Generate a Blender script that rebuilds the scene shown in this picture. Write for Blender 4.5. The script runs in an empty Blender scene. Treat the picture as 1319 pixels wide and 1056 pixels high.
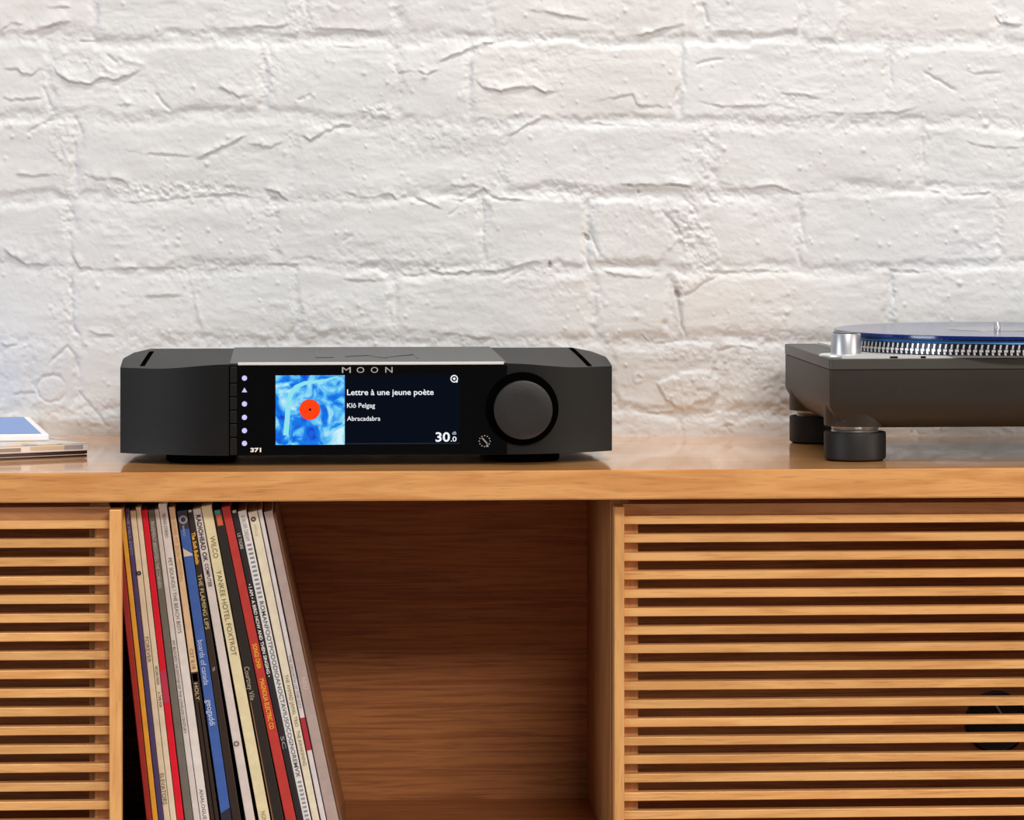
import bpy, bmesh, math, random
import numpy as np
from mathutils import Vector, Matrix

random.seed(7)
scene = bpy.context.scene
COL = scene.collection

# ------------------------------------------------------------------ camera
F = 4932.0                      # focal length in pixels of the 1319 px wide frame
TAN = 0.0588                    # camera yaw against the cabinet
TH = math.atan(TAN)
ZC = 0.56                       # height of the worktop above the floor
CAM = Vector((0.0, -3.6, ZC + 0.2969))
HY = 200.0                      # horizon row
cam_d = bpy.data.cameras.new('camera')
cam_d.sensor_fit = 'HORIZONTAL'
cam_d.sensor_width = 36.0
cam_d.lens = F / 1319.0 * 36.0
cam_d.shift_y = -(528.0 - HY) / 1319.0
cam_d.clip_start = 0.05
cam = bpy.data.objects.new('camera', cam_d)
cam.location = CAM
cam.rotation_euler = (math.pi / 2, 0, -TH)
COL.objects.link(cam)
scene.camera = cam
FWD = Vector((math.sin(TH), math.cos(TH), 0))
RGT = Vector((math.cos(TH), -math.sin(TH), 0))

# ------------------------------------------------------------------ world, lights, exposure
world = bpy.data.worlds.new('world')
scene.world = world
world.use_nodes = True
bg = world.node_tree.nodes['Background']
bg.inputs[0].default_value = (0.93, 0.96, 1.0, 1)
bg.inputs[1].default_value = 0.16


def area(name, loc, target, size, size_y, power, color):
    l = bpy.data.lights.new(name, 'AREA')
    l.shape = 'RECTANGLE'
    l.size = size
    l.size_y = size_y
    l.energy = power
    l.color = color
    o = bpy.data.objects.new(name, l)
    o.location = loc
    d = Vector(target) - Vector(loc)
    o.rotation_euler = d.to_track_quat('-Z', 'Y').to_euler()
    COL.objects.link(o)
    return o


area('key_light', (1.2, -3.3, ZC + 1.98), (0.25, 0.2, ZC), 1.7, 0.40, 85, (1.0, 0.945, 0.87))
area('ceiling_light', (0.45, -0.38, ZC + 2.3), (0.4, 0.15, ZC + 0.1), 2.6, 0.35, 54, (1.0, 0.97, 0.93))
area('window_light', (-3.0, -1.7, ZC + 0.26), (0.1, 0.3, ZC + 0.1), 1.3, 0.8, 43, (0.84, 0.92, 1.0))
area('side_fill_light', (3.3, -1.6, ZC + 0.26), (0.5, 0.3, ZC + 0.1), 1.3, 0.8, 38, (1.0, 0.90, 0.78))  # low warm fill added at the right to reach under the turntable

vs = scene.view_settings
vs.view_transform = 'Standard'
vs.look = 'None'
vs.exposure = 0.0
vs.gamma = 1.0
vs.use_curve_mapping = False


# ------------------------------------------------------------------ pixel helpers
def ray(px, py):
    return FWD + RGT * ((px - 659.5) / F) + Vector((0, 0, (HY - py) / F))


def W(px, py, Y):               # point on the plane y = Y
    r = ray(px, py)
    return CAM + r * ((Y - CAM.y) / r.y)


def Wz(px, py, z):              # point on the plane z above the worktop
    r = ray(px, py)
    return CAM + r * ((ZC + z - CAM.z) / r.z)


# ------------------------------------------------------------------ materials
def lin(c):
    out = []
    for v in c:
        v /= 255.0
        out.append(v / 12.92 if v <= 0.04045 else ((v + 0.055) / 1.055) ** 2.4)
    return (out[0], out[1], out[2], 1.0)


MATS = {}


def nodes_of(name):
    m = bpy.data.materials.new(name)
    m.use_nodes = True
    nt = m.node_tree
    return m, nt, nt.nodes['Principled BSDF']


def plain(name, rgb, rough=0.5, metal=0.0, spec=0.5, noise=0.0, nscale=300.0, bump=0.0, bscale=600.0, coat=0.0):
    if name in MATS:
        return MATS[name]
    m, nt, b = nodes_of(name)
    b.inputs['Base Color'].default_value = lin(rgb)
    b.inputs['Roughness'].default_value = rough
    b.inputs['Metallic'].default_value = metal
    b.inputs['Specular IOR Level'].default_value = spec
    b.inputs['Coat Weight'].default_value = coat
    tc = nt.nodes.new('ShaderNodeTexCoord')
    if noise > 0:
        n = nt.nodes.new('ShaderNodeTexNoise')
        n.inputs['Scale'].default_value = nscale
        n.inputs['Detail'].default_value = 3
        nt.links.new(tc.outputs['Object'], n.inputs['Vector'])
        hs = nt.nodes.new('ShaderNodeMixRGB')
        hs.blend_type = 'MULTIPLY'
        hs.inputs[0].default_value = 1.0
        hs.inputs[1].default_value = lin(rgb)
        mr = nt.nodes.new('ShaderNodeMapRange')
        mr.inputs[1].default_value = 0.25
        mr.inputs[2].default_value = 0.75
        mr.inputs[3].default_value = 1.0 - noise
        mr.inputs[4].default_value = 1.0 + noise
        nt.links.new(n.outputs[0], mr.inputs[0])
        nt.links.new(mr.outputs[0], hs.inputs[2])
        nt.links.new(hs.outputs[0], b.inputs['Base Color'])
    if bump > 0:
        n2 = nt.nodes.new('ShaderNodeTexNoise')
        n2.inputs['Scale'].default_value = bscale
        n2.inputs['Detail'].default_value = 2
        nt.links.new(tc.outputs['Object'], n2.inputs['Vector'])
        bp = nt.nodes.new('ShaderNodeBump')
        bp.inputs['Strength'].default_value = bump
        bp.inputs['Distance'].default_value = 0.0005
        nt.links.new(n2.outputs[0], bp.inputs['Height'])
        nt.links.new(bp.outputs[0], b.inputs['Normal'])
    MATS[name] = m
    return m


def emit(name, rgb, strength=1.0):
    if name in MATS:
        return MATS[name]
    m, nt, b = nodes_of(name)
    b.inputs['Base Color'].default_value = (0, 0, 0, 1)
    b.inputs['Roughness'].default_value = 0.3
    b.inputs['Specular IOR Level'].default_value = 0.04
    b.inputs['Emission Color'].default_value = lin(rgb)
    b.inputs['Emission Strength'].default_value = strength
    MATS[name] = m
    return m


def oak(name, axis='X', base=(206, 150, 92), dark=(172, 116, 64), rough=0.42, spec=0.4, contrast=1.0, bump=0.25, coat=0.0, fine=1.0):
    if name in MATS:
        return MATS[name]
    m, nt, b = nodes_of(name)
    N = nt.nodes.new
    L = nt.links.new
    tc = N('ShaderNodeTexCoord')
    oi = N('ShaderNodeObjectInfo')
    mul = N('ShaderNodeMath'); mul.operation = 'MULTIPLY'; mul.inputs[1].default_value = 23.7
    L(oi.outputs['Random'], mul.inputs[0])
    add = N('ShaderNodeVectorMath'); add.operation = 'ADD'
    L(tc.outputs['Object'], add.inputs[0])
    L(mul.outputs[0], add.inputs[1])
    mp = N('ShaderNodeMapping')
    mp.inputs['Scale'].default_value = (5.0, 46 * fine, 46 * fine) if axis == 'X' else (46 * fine, 46 * fine, 5.0)
    L(add.outputs[0], mp.inputs[0])
    n1 = N('ShaderNodeTexNoise'); n1.inputs['Scale'].default_value = 1.6; n1.inputs['Detail'].default_value = 5
    n1.inputs['Distortion'].default_value = 0.9
    L(mp.outputs[0], n1.inputs['Vector'])
    mp2 = N('ShaderNodeMapping')
    mp2.inputs['Scale'].default_value = (30, 620, 620) if axis == 'X' else (620, 620, 30)
    L(add.outputs[0], mp2.inputs[0])
    n2 = N('ShaderNodeTexNoise'); n2.inputs['Scale'].default_value = 1.0; n2.inputs['Detail'].default_value = 3
    L(mp2.outputs[0], n2.inputs['Vector'])
    r1 = N('ShaderNodeValToRGB')
    r1.color_ramp.elements[0].position = 0.5 - 0.16 / contrast
    r1.color_ramp.elements[1].position = 0.5 + 0.12 / contrast
    r1.color_ramp.elements[0].color = lin(dark)
    r1.color_ramp.elements[1].color = lin(base)
    L(n1.outputs[0], r1.inputs[0])
    mr = N('ShaderNodeMapRange')
    mr.inputs[1].default_value = 0.32; mr.inputs[2].default_value = 0.44
    mr.inputs[3].default_value = 0.78; mr.inputs[4].default_value = 1.0
    L(n2.outputs[0], mr.inputs[0])
    mx = N('ShaderNodeMixRGB'); mx.blend_type = 'MULTIPLY'; mx.inputs[0].default_value = 1.0
    L(r1.outputs[0], mx.inputs[1]); L(mr.outputs[0], mx.inputs[2])
    hs = N('ShaderNodeHueSaturation')
    mv = N('ShaderNodeMapRange'); mv.inputs[3].default_value = 0.88; mv.inputs[4].default_value = 1.08
    L(oi.outputs['Random'], mv.inputs[0]); L(mv.outputs[0], hs.inputs['Value'])
    L(mx.outputs[0], hs.inputs['Color'])
    L(hs.outputs[0], b.inputs['Base Color'])
    b.inputs['Roughness'].default_value = rough
    b.inputs['Specular IOR Level'].default_value = spec
    b.inputs['Coat Weight'].default_value = coat
    b.inputs['Coat Roughness'].default_value = 0.07
    bp = N('ShaderNodeBump'); bp.inputs['Strength'].default_value = bump; bp.inputs['Distance'].default_value = 0.0004
    L(n2.outputs[0], bp.inputs['Height']); L(bp.outputs[0], b.inputs['Normal'])
    MATS[name] = m
    return m


# ------------------------------------------------------------------ object helpers
def tag(o, label=None, cat=None, group=None, kind=None):
    if label: o['label'] = label
    if cat: o['category'] = cat
    if group: o['group'] = group
    if kind: o['kind'] = kind
    return o


def empty(name, loc, rz=0.0):
    o = bpy.data.objects.new(name, None)
    o.location = loc
    o.rotation_euler = (0, 0, rz)
    o.empty_display_size = 0.05
    COL.objects.link(o)
    return o


def world_loc(o):
    p = Vector((0, 0, 0))
    while o is not None:
        p += o.location
        o = o.parent
    return p


def link_mesh(name, me, mat, parent=None, smooth=False):
    o = bpy.data.objects.new(name, me)
    if mat:
        me.materials.append(mat)
    if smooth:
        me.polygons.foreach_set('use_smooth', [True] * len(me.polygons))
    COL.objects.link(o)
    if parent:
        o.parent = parent
    return o


def bm_obj(name, bm, mat, parent=None, smooth=False, rel=True):
    """bm holds world coordinates; stored relative to an unrotated parent"""
    if parent is not None and rel:
        bmesh.ops.translate(bm, verts=bm.verts, vec=-world_loc(parent))
    bmesh.ops.recalc_face_normals(bm, faces=bm.faces)
    me = bpy.data.meshes.new(name)
    bm.to_mesh(me)
    bm.free()
    if smooth:
        try:
            me.set_sharp_from_angle(angle=math.radians(35))
        except Exception:
            pass
    return link_mesh(name, me, mat, parent, smooth)


def add_box(bm, x0, x1, y0, y1, z0, z1, bevel=0.0, seg=1):
    r = bmesh.ops.create_cube(bm, size=1.0)
    for v in r['verts']:
        v.co = Vector(((x0 + x1) / 2 + v.co.x * (x1 - x0), (y0 + y1) / 2 + v.co.y * (y1 - y0), (z0 + z1) / 2 + v.co.z * (z1 - z0)))
    if bevel > 0:
        es = list({e for v in r['verts'] for e in v.link_edges})
        bmesh.ops.bevel(bm, geom=es, offset=bevel, segments=seg, affect='EDGES', profile=0.5)


def box(name, x0, x1, y0, y1, z0, z1, mat, parent=None, bevel=0.0, seg=1, rel=True, smooth=False):
    bm = bmesh.new()
    add_box(bm, x0, x1, y0, y1, z0, z1, bevel, seg)
    return bm_obj(name, bm, mat, parent, smooth, rel)


def add_loops(bm, loops, cap=True):
    rows = [[bm.verts.new(p) for p in lp] for lp in loops]
    n = len(rows[0])
    for a, b in zip(rows[:-1], rows[1:]):
        for i in range(n):
            j = (i + 1) % n
            bm.faces.new((a[i], a[j], b[j], b[i]))
    if cap:
        bm.faces.new(rows[0])
        bm.faces.new(list(reversed(rows[-1])))


def add_lathe(bm, cx, cy, prof, n=48, cap=True, teeth=0, tdepth=0.0):
    loops = []
    for (r, z) in prof:
        lp = []
        for i in range(n):
            a = 2 * math.pi * i / n
            rr = r - (tdepth if (teeth and (i % 2)) else 0.0)
            lp.append((cx + rr * math.cos(a), cy + rr * math.sin(a), z))
        loops.append(lp)
    add_loops(bm, loops, cap)


def add_disc_y(bm, cx, cz, prof, n=48):
    """turned about an axis along y; prof of (radius, y)"""
    loops = []
    for (r, y) in prof:
        loops.append([(cx + r * math.cos(2 * math.pi * i / n), y, cz + r * math.sin(2 * math.pi * i / n)) for i in range(n)])
    add_loops(bm, loops, True)


def add_tube(bm, pts, r, n=6):
    pts = [Vector(p) for p in pts]
    loops = []
    for i, p in enumerate(pts):
        t = (pts[min(i + 1, len(pts) - 1)] - pts[max(i - 1, 0)]).normalized()
        up = Vector((0, 0, 1)) if abs(t.z) < 0.9 else Vector((1, 0, 0))
        u = t.cross(up).normalized()
        v = u.cross(t)
        loops.append([p + u * (r * math.cos(2 * math.pi * k / n)) + v * (r * math.sin(2 * math.pi * k / n)) for k in range(n)])
    add_loops(bm, loops, True)


_TXT = {}


def text2d(body, bold=0.0, spacing=1.0):
    """triangulated outline of a line of text: points, faces, (x0, x1, y0, y1)"""
    key = (body, bold, spacing)
    if key in _TXT:
        return _TXT[key]
    cu = bpy.data.curves.new('tmp_text', 'FONT')
    cu.body = body
    cu.size = 1.0
    cu.offset = bold
    cu.space_character = spacing
    cu.resolution_u = 3
    ob = bpy.data.objects.new('tmp_text', cu)
    me = bpy.data.meshes.new_from_object(ob)
    pts = [(v.co.x, v.co.y) for v in me.vertices]
    faces = [tuple(p.vertices) for p in me.polygons]
    bpy.data.objects.remove(ob)
    bpy.data.curves.remove(cu)
    bpy.data.meshes.remove(me)
    xs = [p[0] for p in pts]
    ys = [p[1] for p in pts]
    res = (pts, faces, (min(xs), max(xs), min(ys), max(ys)))
    _TXT[key] = res
    return res


def text_obj(name, body, origin, ux, uy, length, cap, mat, parent, bold=0.0, spacing=1.0, thick=0.0, use_bounds=False):
    """text written from origin along ux, letters standing along uy; length and cap height in metres"""
    pts, faces, (x0, x1, y0, y1) = text2d(body, bold, spacing)
    sx = length / (x1 - x0)
    sy = cap / (0.72 if not use_bounds else (y1 - y0))
    yb = y0 if use_bounds else 0.0
    ux = Vector(ux); uy = Vector(uy); nrm = ux.cross(uy)
    base = Vector(origin)
    pw = world_loc(parent)
    verts = [base + ux * ((p[0] - x0) * sx) + uy * ((p[1] - yb) * sy) - pw for p in pts]
    me = bpy.data.meshes.new(name)
    me.from_pydata([tuple(v) for v in verts], [], faces)
    if thick > 0:
        bm = bmesh.new()
        bm.from_mesh(me)
        r = bmesh.ops.extrude_face_region(bm, geom=bm.faces[:])
        bmesh.ops.translate(bm, verts=[g for g in r['geom'] if isinstance(g, bmesh.types.BMVert)], vec=nrm * thick)
        bmesh.ops.recalc_face_normals(bm, faces=bm.faces)
        bm.to_mesh(me)
        bm.free()
    return link_mesh(name, me, mat, parent)


# ------------------------------------------------------------------ painted brick wall (relief)
DW = 4.050                      # distance of the wall plane along the view axis
PXW = DW / F                    # metres per pixel on the wall


def vnoise(x, y, seed):
    rs = np.random.RandomState(seed)
    tab = rs.rand(256, 256)
    xi = np.floor(x).astype(int)
    yi = np.floor(y).astype(int)
    fx = x - xi
    fy = y - yi
    fx = fx * fx * fx * (fx * (fx * 6 - 15) + 10)
    fy = fy * fy * fy * (fy * (fy * 6 - 15) + 10)
    a = tab[yi % 256, xi % 256]; b = tab[yi % 256, (xi + 1) % 256]
    c = tab[(yi + 1) % 256, xi % 256]; d = tab[(yi + 1) % 256, (xi + 1) % 256]
    return (a + (b - a) * fx) * (1 - fy) + (c + (d - c) * fx) * fy - 0.5


def fbm(x, y, seed, octv=4, gain=0.5):
    s = 0; a = 1.0
    for k in range(octv):
        s = s + a * vnoise(x * 2 ** k + 17.3 * k, y * 2 ** k + 9.1 * k, seed + k)
        a *= gain
    return s


def sstep(t):
    t = np.clip(t, 0, 1)
    return t * t * (3 - 2 * t)


ROWS = [  # bed joints: y at x=0 and at x=1319 (pixels on the wall)
    (-350, -345), (-250, -245), (-150, -146), (-50, -47), (49, 53), (151, 160), (256, 246), (345, 345), (436, 441), (531, 532), (626, 626), (720, 720)]
HEADS = {  # head joints per course, x in pixels
    3: [120, 390, 512, 632, 905, 1032, 1084, 1287],
    4: [65, 340, 508, 602, 877, 1147],
    5: [-60, 97, 378, 646, 918, 1187],
    6: [-8, 90, 359, 622, 758, 895, 1029, 1286],
    7: [92, 249, 380, 505, 764, 866, 1148],
    8: [2, 37, 100, 330, 560, 790, 925, 1090],
    9: [50, 250, 480, 700, 878, 936, 1180],
}


def build_wall():
    xs = np.unique(np.concatenate([np.arange(-520, -10, 5.0), np.arange(-10, 1330, 1.6), np.arange(1330, 1900, 5.0)]))
    ys = np.unique(np.concatenate([np.arange(-345, -6, 5.0), np.arange(-6, 566, 1.6), np.arange(566, 720, 6.0)]))
    X, Y = np.meshgrid(xs, ys)
    wx = X + 9.0 * fbm(X / 60, Y / 45, 11, 3) + 5.5 * fbm(X / 15, Y / 15, 21, 3)
    wy = Y + 11.0 * fbm(X / 90, Y / 60, 31, 3) + 5.0 * fbm(X / 16, Y / 14, 41, 3)
    H = np.zeros_like(X)
    ID = np.full(X.shape, -1, int)
    Dm = np.zeros_like(X)
    rs = np.random.RandomState(5)
    bid = 0
    for r in range(len(ROWS) - 1):
        t = (X) / 1319.0
        y0 = ROWS[r][0] + (ROWS[r][1] - ROWS[r][0]) * t
        y1 = ROWS[r + 1][0] + (ROWS[r + 1][1] - ROWS[r + 1][0]) * t
        inrow = (wy >= y0) & (wy < y1)
        hd = list(HEADS.get(r, []))
        if not hd:
            hd = [-100 + 135 * (r % 2) + 268 * k for k in range(6)]
        while hd[0] > -540: hd.insert(0, hd[0] - 262)
        while hd[-1] < 1920: hd.append(hd[-1] + 266)
        for a, b in zip(hd[:-1], hd[1:]):
            m = inrow & (wx >= a) & (wx < b)
            if not m.any():
                continue
            dv = np.minimum(wy - y0, y1 - wy)[m]
            dh = np.minimum(wx - a, b - wx)[m] * 1.15 + 1.2
            k = 6.0
            hh = np.clip(0.5 + 0.5 * (dh - dv) / k, 0, 1)
            d = dh + (dv - dh) * hh - k * hh * (1 - hh)
            hb = 2.1 + rs.uniform(-0.7, 0.6)
            ty = rs.uniform(-0.9, 0.5); tx = rs.uniform(-0.6, 0.6)
            yy = ((wy - y0) / (y1 - y0) - 0.5)[m]
            xx = ((wx - a) / (b - a) - 0.5)[m]
            soft = 9.0 + 7.0 * rs.rand()
            H[m] = (hb + ty * yy + tx * xx) * sstep((d - 1.8) / soft)
            Dm[m] = d
            ID[m] = bid
            bid += 1
    # thick paint levels some joints
    lev = sstep((fbm(X / 130, Y / 70, 51, 3) + 0.08) / 0.45)
    H = H * (0.40 + 0.60 * (1 - lev)) + lev * 1.5
    # broad waviness, trowel streaks, orange peel
    H += 1.5 * fbm(X / 120, Y / 50, 61, 3) + 0.6 * fbm(X / 34, Y / 17, 71, 3)
    streak = sstep((fbm(X / 80, Y / 60, 81, 2)) / 0.35)
    H += 0.55 * streak * fbm(X / 22, Y / 7, 91, 3)
    # mortar is rougher than brick
    H += (1 - sstep((Dm - 3) / 9)) * 1.0 * fbm(X / 9, Y / 8, 101, 3)
    H += 0.20 * fbm(X / 5, Y / 5, 111, 2)
    H += 0.75 * sstep((fbm(X / 55, Y / 40, 191, 2) - 0.02) / 0.3) * fbm(X / 10, Y / 8, 201, 3)

    rdg = 1 - np.abs(2.2 * fbm(X / 16, Y / 11, 211, 3))
    H += (0.25 + 0.75 * sstep((fbm(X / 70, Y / 45, 221, 2) - 0.0) / 0.3)) * 0.42 * rdg ** 3 * (0.5 + 0.8 * (1 - sstep((Dm - 6) / 16)))

    def window(pts, pad):
        px = [p[0] for p in pts]; py = [p[1] for p in pts]
        i0 = max(np.searchsorted(ys, min(py) - pad) - 1, 0); i1 = min(np.searchsorted(ys, max(py) + pad) + 1, len(ys))
        j0 = max(np.searchsorted(xs, min(px) - pad) - 1, 0); j1 = min(np.searchsorted(xs, max(px) + pad) + 1, len(xs))
        return slice(i0, i1), slice(j0, j1)

    def dist(pts, sl):
        gx = X[sl] + 2.0 * fbm(X[sl] / 7, Y[sl] / 7, 121, 2)
        gy = Y[sl] + 2.2 * fbm(X[sl] / 7, Y[sl] / 7, 131, 2)
        best = np.full(gx.shape, 1e9); side = np.zeros(gx.shape); tt = np.zeros(gx.shape)
        L = 0
        tot = sum(math.hypot(b[0] - a[0], b[1] - a[1]) for a, b in zip(pts[:-1], pts[1:]))
        for a, b in zip(pts[:-1], pts[1:]):
            dx, dy = b[0] - a[0], b[1] - a[1]
            l = math.hypot(dx, dy)
            u = np.clip(((gx - a[0]) * dx + (gy - a[1]) * dy) / (l * l), 0, 1)
            ox = gx - a[0] - u * dx; oy = gy - a[1] - u * dy
            dd = np.hypot(ox, oy)
            cr = -(dx * oy - dy * ox) / l
            up = dd < best
            best = np.where(up, dd, best); side = np.where(up, cr, side); tt = np.where(up, (L + u * l) / tot, tt)
            L += l
        return best, side, tt

    def lip(A, w, pts, g=0.7):
        sl = window(pts, 3.2 * w + 6)
        d, s, t = dist(pts, sl)
        ends = sstep(np.minimum(t, 1 - t) / 0.22 + 0.05) * np.clip(0.85 + 1.3 * fbm(X[sl] / 14, Y[sl] / 14, 181, 2), 0.25, 1.35)
        up = sstep((s + 1.1) / 2.2)
        H[sl] += ends * A * np.exp(-(d / w) ** 1.5) * (up - 0.35 * (1 - up))
        H[sl] -= ends * g * 0.75 * np.exp(-(np.maximum(d - 0.2, 0) / 1.5) ** 2)

    def groove(A, w, pts):
        sl = window(pts, 3 * w + 4)
        d, s, t = dist(pts, sl)
        ends = sstep(np.minimum(t, 1 - t) / 0.2 + 0.1)
        H[sl] -= ends * A * np.exp(-(d / w) ** 2)

    def ridge(A, w, pts):
        groove(-A, w, pts)

    def blob(A, soft, pts, nz=0.6):
        sl = window(pts, 14)
        gx = X[sl] + 4 * fbm(X[sl] / 9, Y[sl] / 9, 141, 2); gy = Y[sl] + 4 * fbm(X[sl] / 9, Y[sl] / 9, 151, 2)
        inside = np.zeros(gx.shape, bool)
        best = np.full(gx.shape, 1e9)
        n = len(pts)
        for i in range(n):
            a = pts[i]; b = pts[(i + 1) % n]
            c = ((a[1] > gy) != (b[1] > gy)) & (gx < (b[0] - a[0]) * (gy - a[1]) / (b[1] - a[1] + 1e-9) + a[0])
            inside ^= c
            dx, dy = b[0] - a[0], b[1] - a[1]
            u = np.clip(((gx - a[0]) * dx + (gy - a[1]) * dy) / (dx * dx + dy * dy), 0, 1)
            best = np.minimum(best, np.hypot(gx - a[0] - u * dx, gy - a[1] - u * dy))
        sd = np.where(inside, best, -best)
        mk = sstep((sd + soft * 0.3) / soft)
        H[sl] += mk * (A + nz * fbm(X[sl] / 6, Y[sl] / 6, 161, 3))

    def rough(x, y, rx, ry, A):
        pts = [(x - rx, y - ry), (x + rx, y + ry)]
        sl = window(pts, 4)
        mk = sstep(1.25 - np.hypot((X[sl] - x) / rx, (Y[sl] - y) / ry))
        H[sl] += mk * A * fbm(X[sl] / 6.5, Y[sl] / 5.5, 171, 3)

    def pit(x, y, rx, ry, A, ang=0.0):
        pts = [(x - 12, y - 12), (x + 12, y + 12)]
        sl = window(pts, 4)
        c, s = math.cos(ang), math.sin(ang)
        u = (X[sl] - x) * c + (Y[sl] - y) * s; v = -(X[sl] - x) * s + (Y[sl] - y) * c
        H[sl] -= A * np.exp(-((u / rx) ** 2 + (v / ry) ** 2) ** 2)

    for A, w, pts in [
        (1.6, 7, [(0, 40), (15, 30), (32, 32)]),
        (3.4, 8, [(26, 44), (45, 40), (70, 32), (95, 26)]),
        (1.5, 7, [(60, 10), (92, 9)]),
        (1.8, 7, [(0, 90), (22, 88), (28, 95), (40, 97), (60, 84)]),
        (3.0, 9, [(66, 80), (75, 96), (88, 105), (118, 109), (130, 100), (148, 104), (165, 98), (188, 88)]),
        (1.6, 6, [(0, 127), (30, 129), (56, 125)]),
        (1.2, 5, [(148, 135), (178, 134)]),
        (1.2, 5, [(100, 51), (112, 53), (125, 52)]),
        (2.2, 7, [(285, 36), (310, 37), (330, 35), (352, 36), (375, 31)]),
        (2.0, 7, [(392, 36), (420, 38), (445, 38), (482, 41), (500, 38)]),
        (1.4, 6, [(425, 59), (440, 61), (478, 61)]),
        (2.2, 7, [(277, 112), (293, 117), (308, 125), (330, 123)]),
        (2.8, 6, [(250, 206), (280, 193), (300, 184), (318, 174)]),
        (1.8, 6, [(318, 186), (332, 186), (338, 191), (350, 189), (368, 181)]),
        (2.4, 7, [(384, 172), (400, 181), (412, 174), (430, 164), (458, 160)]),
        (1.5, 6, [(158, 192), (185, 198), (210, 199), (250, 202)]),
        (2.6, 6, [(140, 231), (150, 230), (158, 232), (168, 242)]),
        (2.0, 7, [(104, 224), (125, 230), (140, 232)]),
        (2.0, 6, [(15, 224), (40, 227), (60, 225), (90, 227)]),
        (1.8, 7, [(145, 259), (172, 261), (205, 258), (260, 252), (300, 250), (340, 257)]),
        (2.2, 8, [(340, 243), (360, 250), (372, 262)]),
        (2.8, 10, [(0, 318), (15, 330), (32, 341), (75, 342)]),
        (2.2, 8, [(92, 295), (94, 330), (102, 344), (130, 347), (180, 346), (235, 345), (262, 340)]),
        (1.4, 7, [(262, 341), (300, 340), (362, 341), (420, 341)]),
        (1.3, 10, [(160, 381), (200, 382), (242, 381)]),
        (1.8, 6, [(0, 441), (8, 446), (20, 444), (33, 443)]),
        (1.6, 6, [(112, 426), (128, 432), (150, 433)]),
        (1.6, 6, [(15, 507), (35, 505), (48, 505)]),
        (2.3, 7, [(676, 12), (710, 17), (740, 23), (766, 26)]),
        (2.8, 8, [(815, 47), (840, 43), (862, 35), (885, 31)]),
        (2.8, 6, [(560, 82), (590, 69), (620, 57), (646, 54)]),
        (1.8, 6, [(506, 78), (513, 94), (530, 91), (552, 96), (568, 88)]),
        (2.8, 8, [(608, 98), (622, 114), (645, 118), (670, 113), (688, 112), (700, 120), (722, 118)]),
        (1.6, 6, [(755, 132), (790, 126), (815, 122), (823, 136), (865, 138)]),
        (2.2, 5, [(648, 172), (656, 175), (680, 161), (702, 150), (712, 153)]),
        (1.2, 5, [(755, 158), (790, 161), (840, 163)]),
        (1.6, 6, [(440, 247), (470, 256), (500, 250), (512, 257), (524, 251)]),
        (1.8, 6, [(532, 254), (555, 262), (572, 270)]),
        (2.2, 8, [(572, 258), (600, 257), (622, 243), (636, 255), (660, 258), (692, 260)]),
        (1.4, 5, [(575, 240), (600, 240), (622, 239)]),
        (3.6, 7, [(783, 240), (810, 238), (840, 238), (880, 239), (912, 242)]),
        (1.8, 6, [(757, 256), (766, 248), (783, 243)]),
        (2.2, 7, [(508, 344), (520, 353), (535, 355), (556, 349), (572, 353), (600, 351), (640, 350), (662, 345), (692, 336), (708, 341)]),
        (1.6, 7, [(440, 360), (470, 362), (500, 361)]),
        (1.8, 7, [(560, 430), (590, 431), (620, 437), (638, 434)]),
        (2.0, 7, [(1003, 120), (1035, 122), (1062, 129)]),
        (1.8, 7, [(895, 128), (930, 138), (975, 137), (1000, 134)]),
        (1.4, 8, [(1060, 145), (1100, 147), (1160, 145), (1192, 134)]),
        (2.0, 7, [(925, 246), (960, 243), (1000, 240), (1022, 249), (1060, 246)]),
        (1.8, 8, [(1190, 244), (1230, 251), (1290, 248)]),
        (2.4, 7, [(1280, 18), (1290, 30), (1304, 33), (1319, 32)]),
        (1.2, 6, [(1235, 90), (1260, 95), (1300, 93)]),
        (1.6, 6, [(1240, 182), (1268, 189), (1319, 190)]),
        (2.0, 6, [(762, 318), (768, 336), (800, 341), (842, 340), (852, 346)]),
        (1.8, 6, [(772, 350), (805, 356), (838, 358), (853, 348)]),
        (1.8, 7, [(877, 381), (892, 374), (905, 365), (928, 352)]),
        (1.8, 6, [(820, 430), (828, 432), (835, 440), (850, 441), (876, 438)]),
        (1.6, 6, [(925, 452), (935, 447), (955, 447), (980, 450)]),
        (1.4, 7, [(905, 352), (950, 350), (990, 349), (1040, 350)]),
        (1.4, 7, [(1140, 348), (1160, 350), (1200, 350)]),
        (1.3, 7, [(820, 531), (850, 532), (872, 531)]),
        (1.5, 6, [(922, 550), (938, 548), (946, 545)]),
    ]:
        lip(A * 0.8, w, pts)
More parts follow.
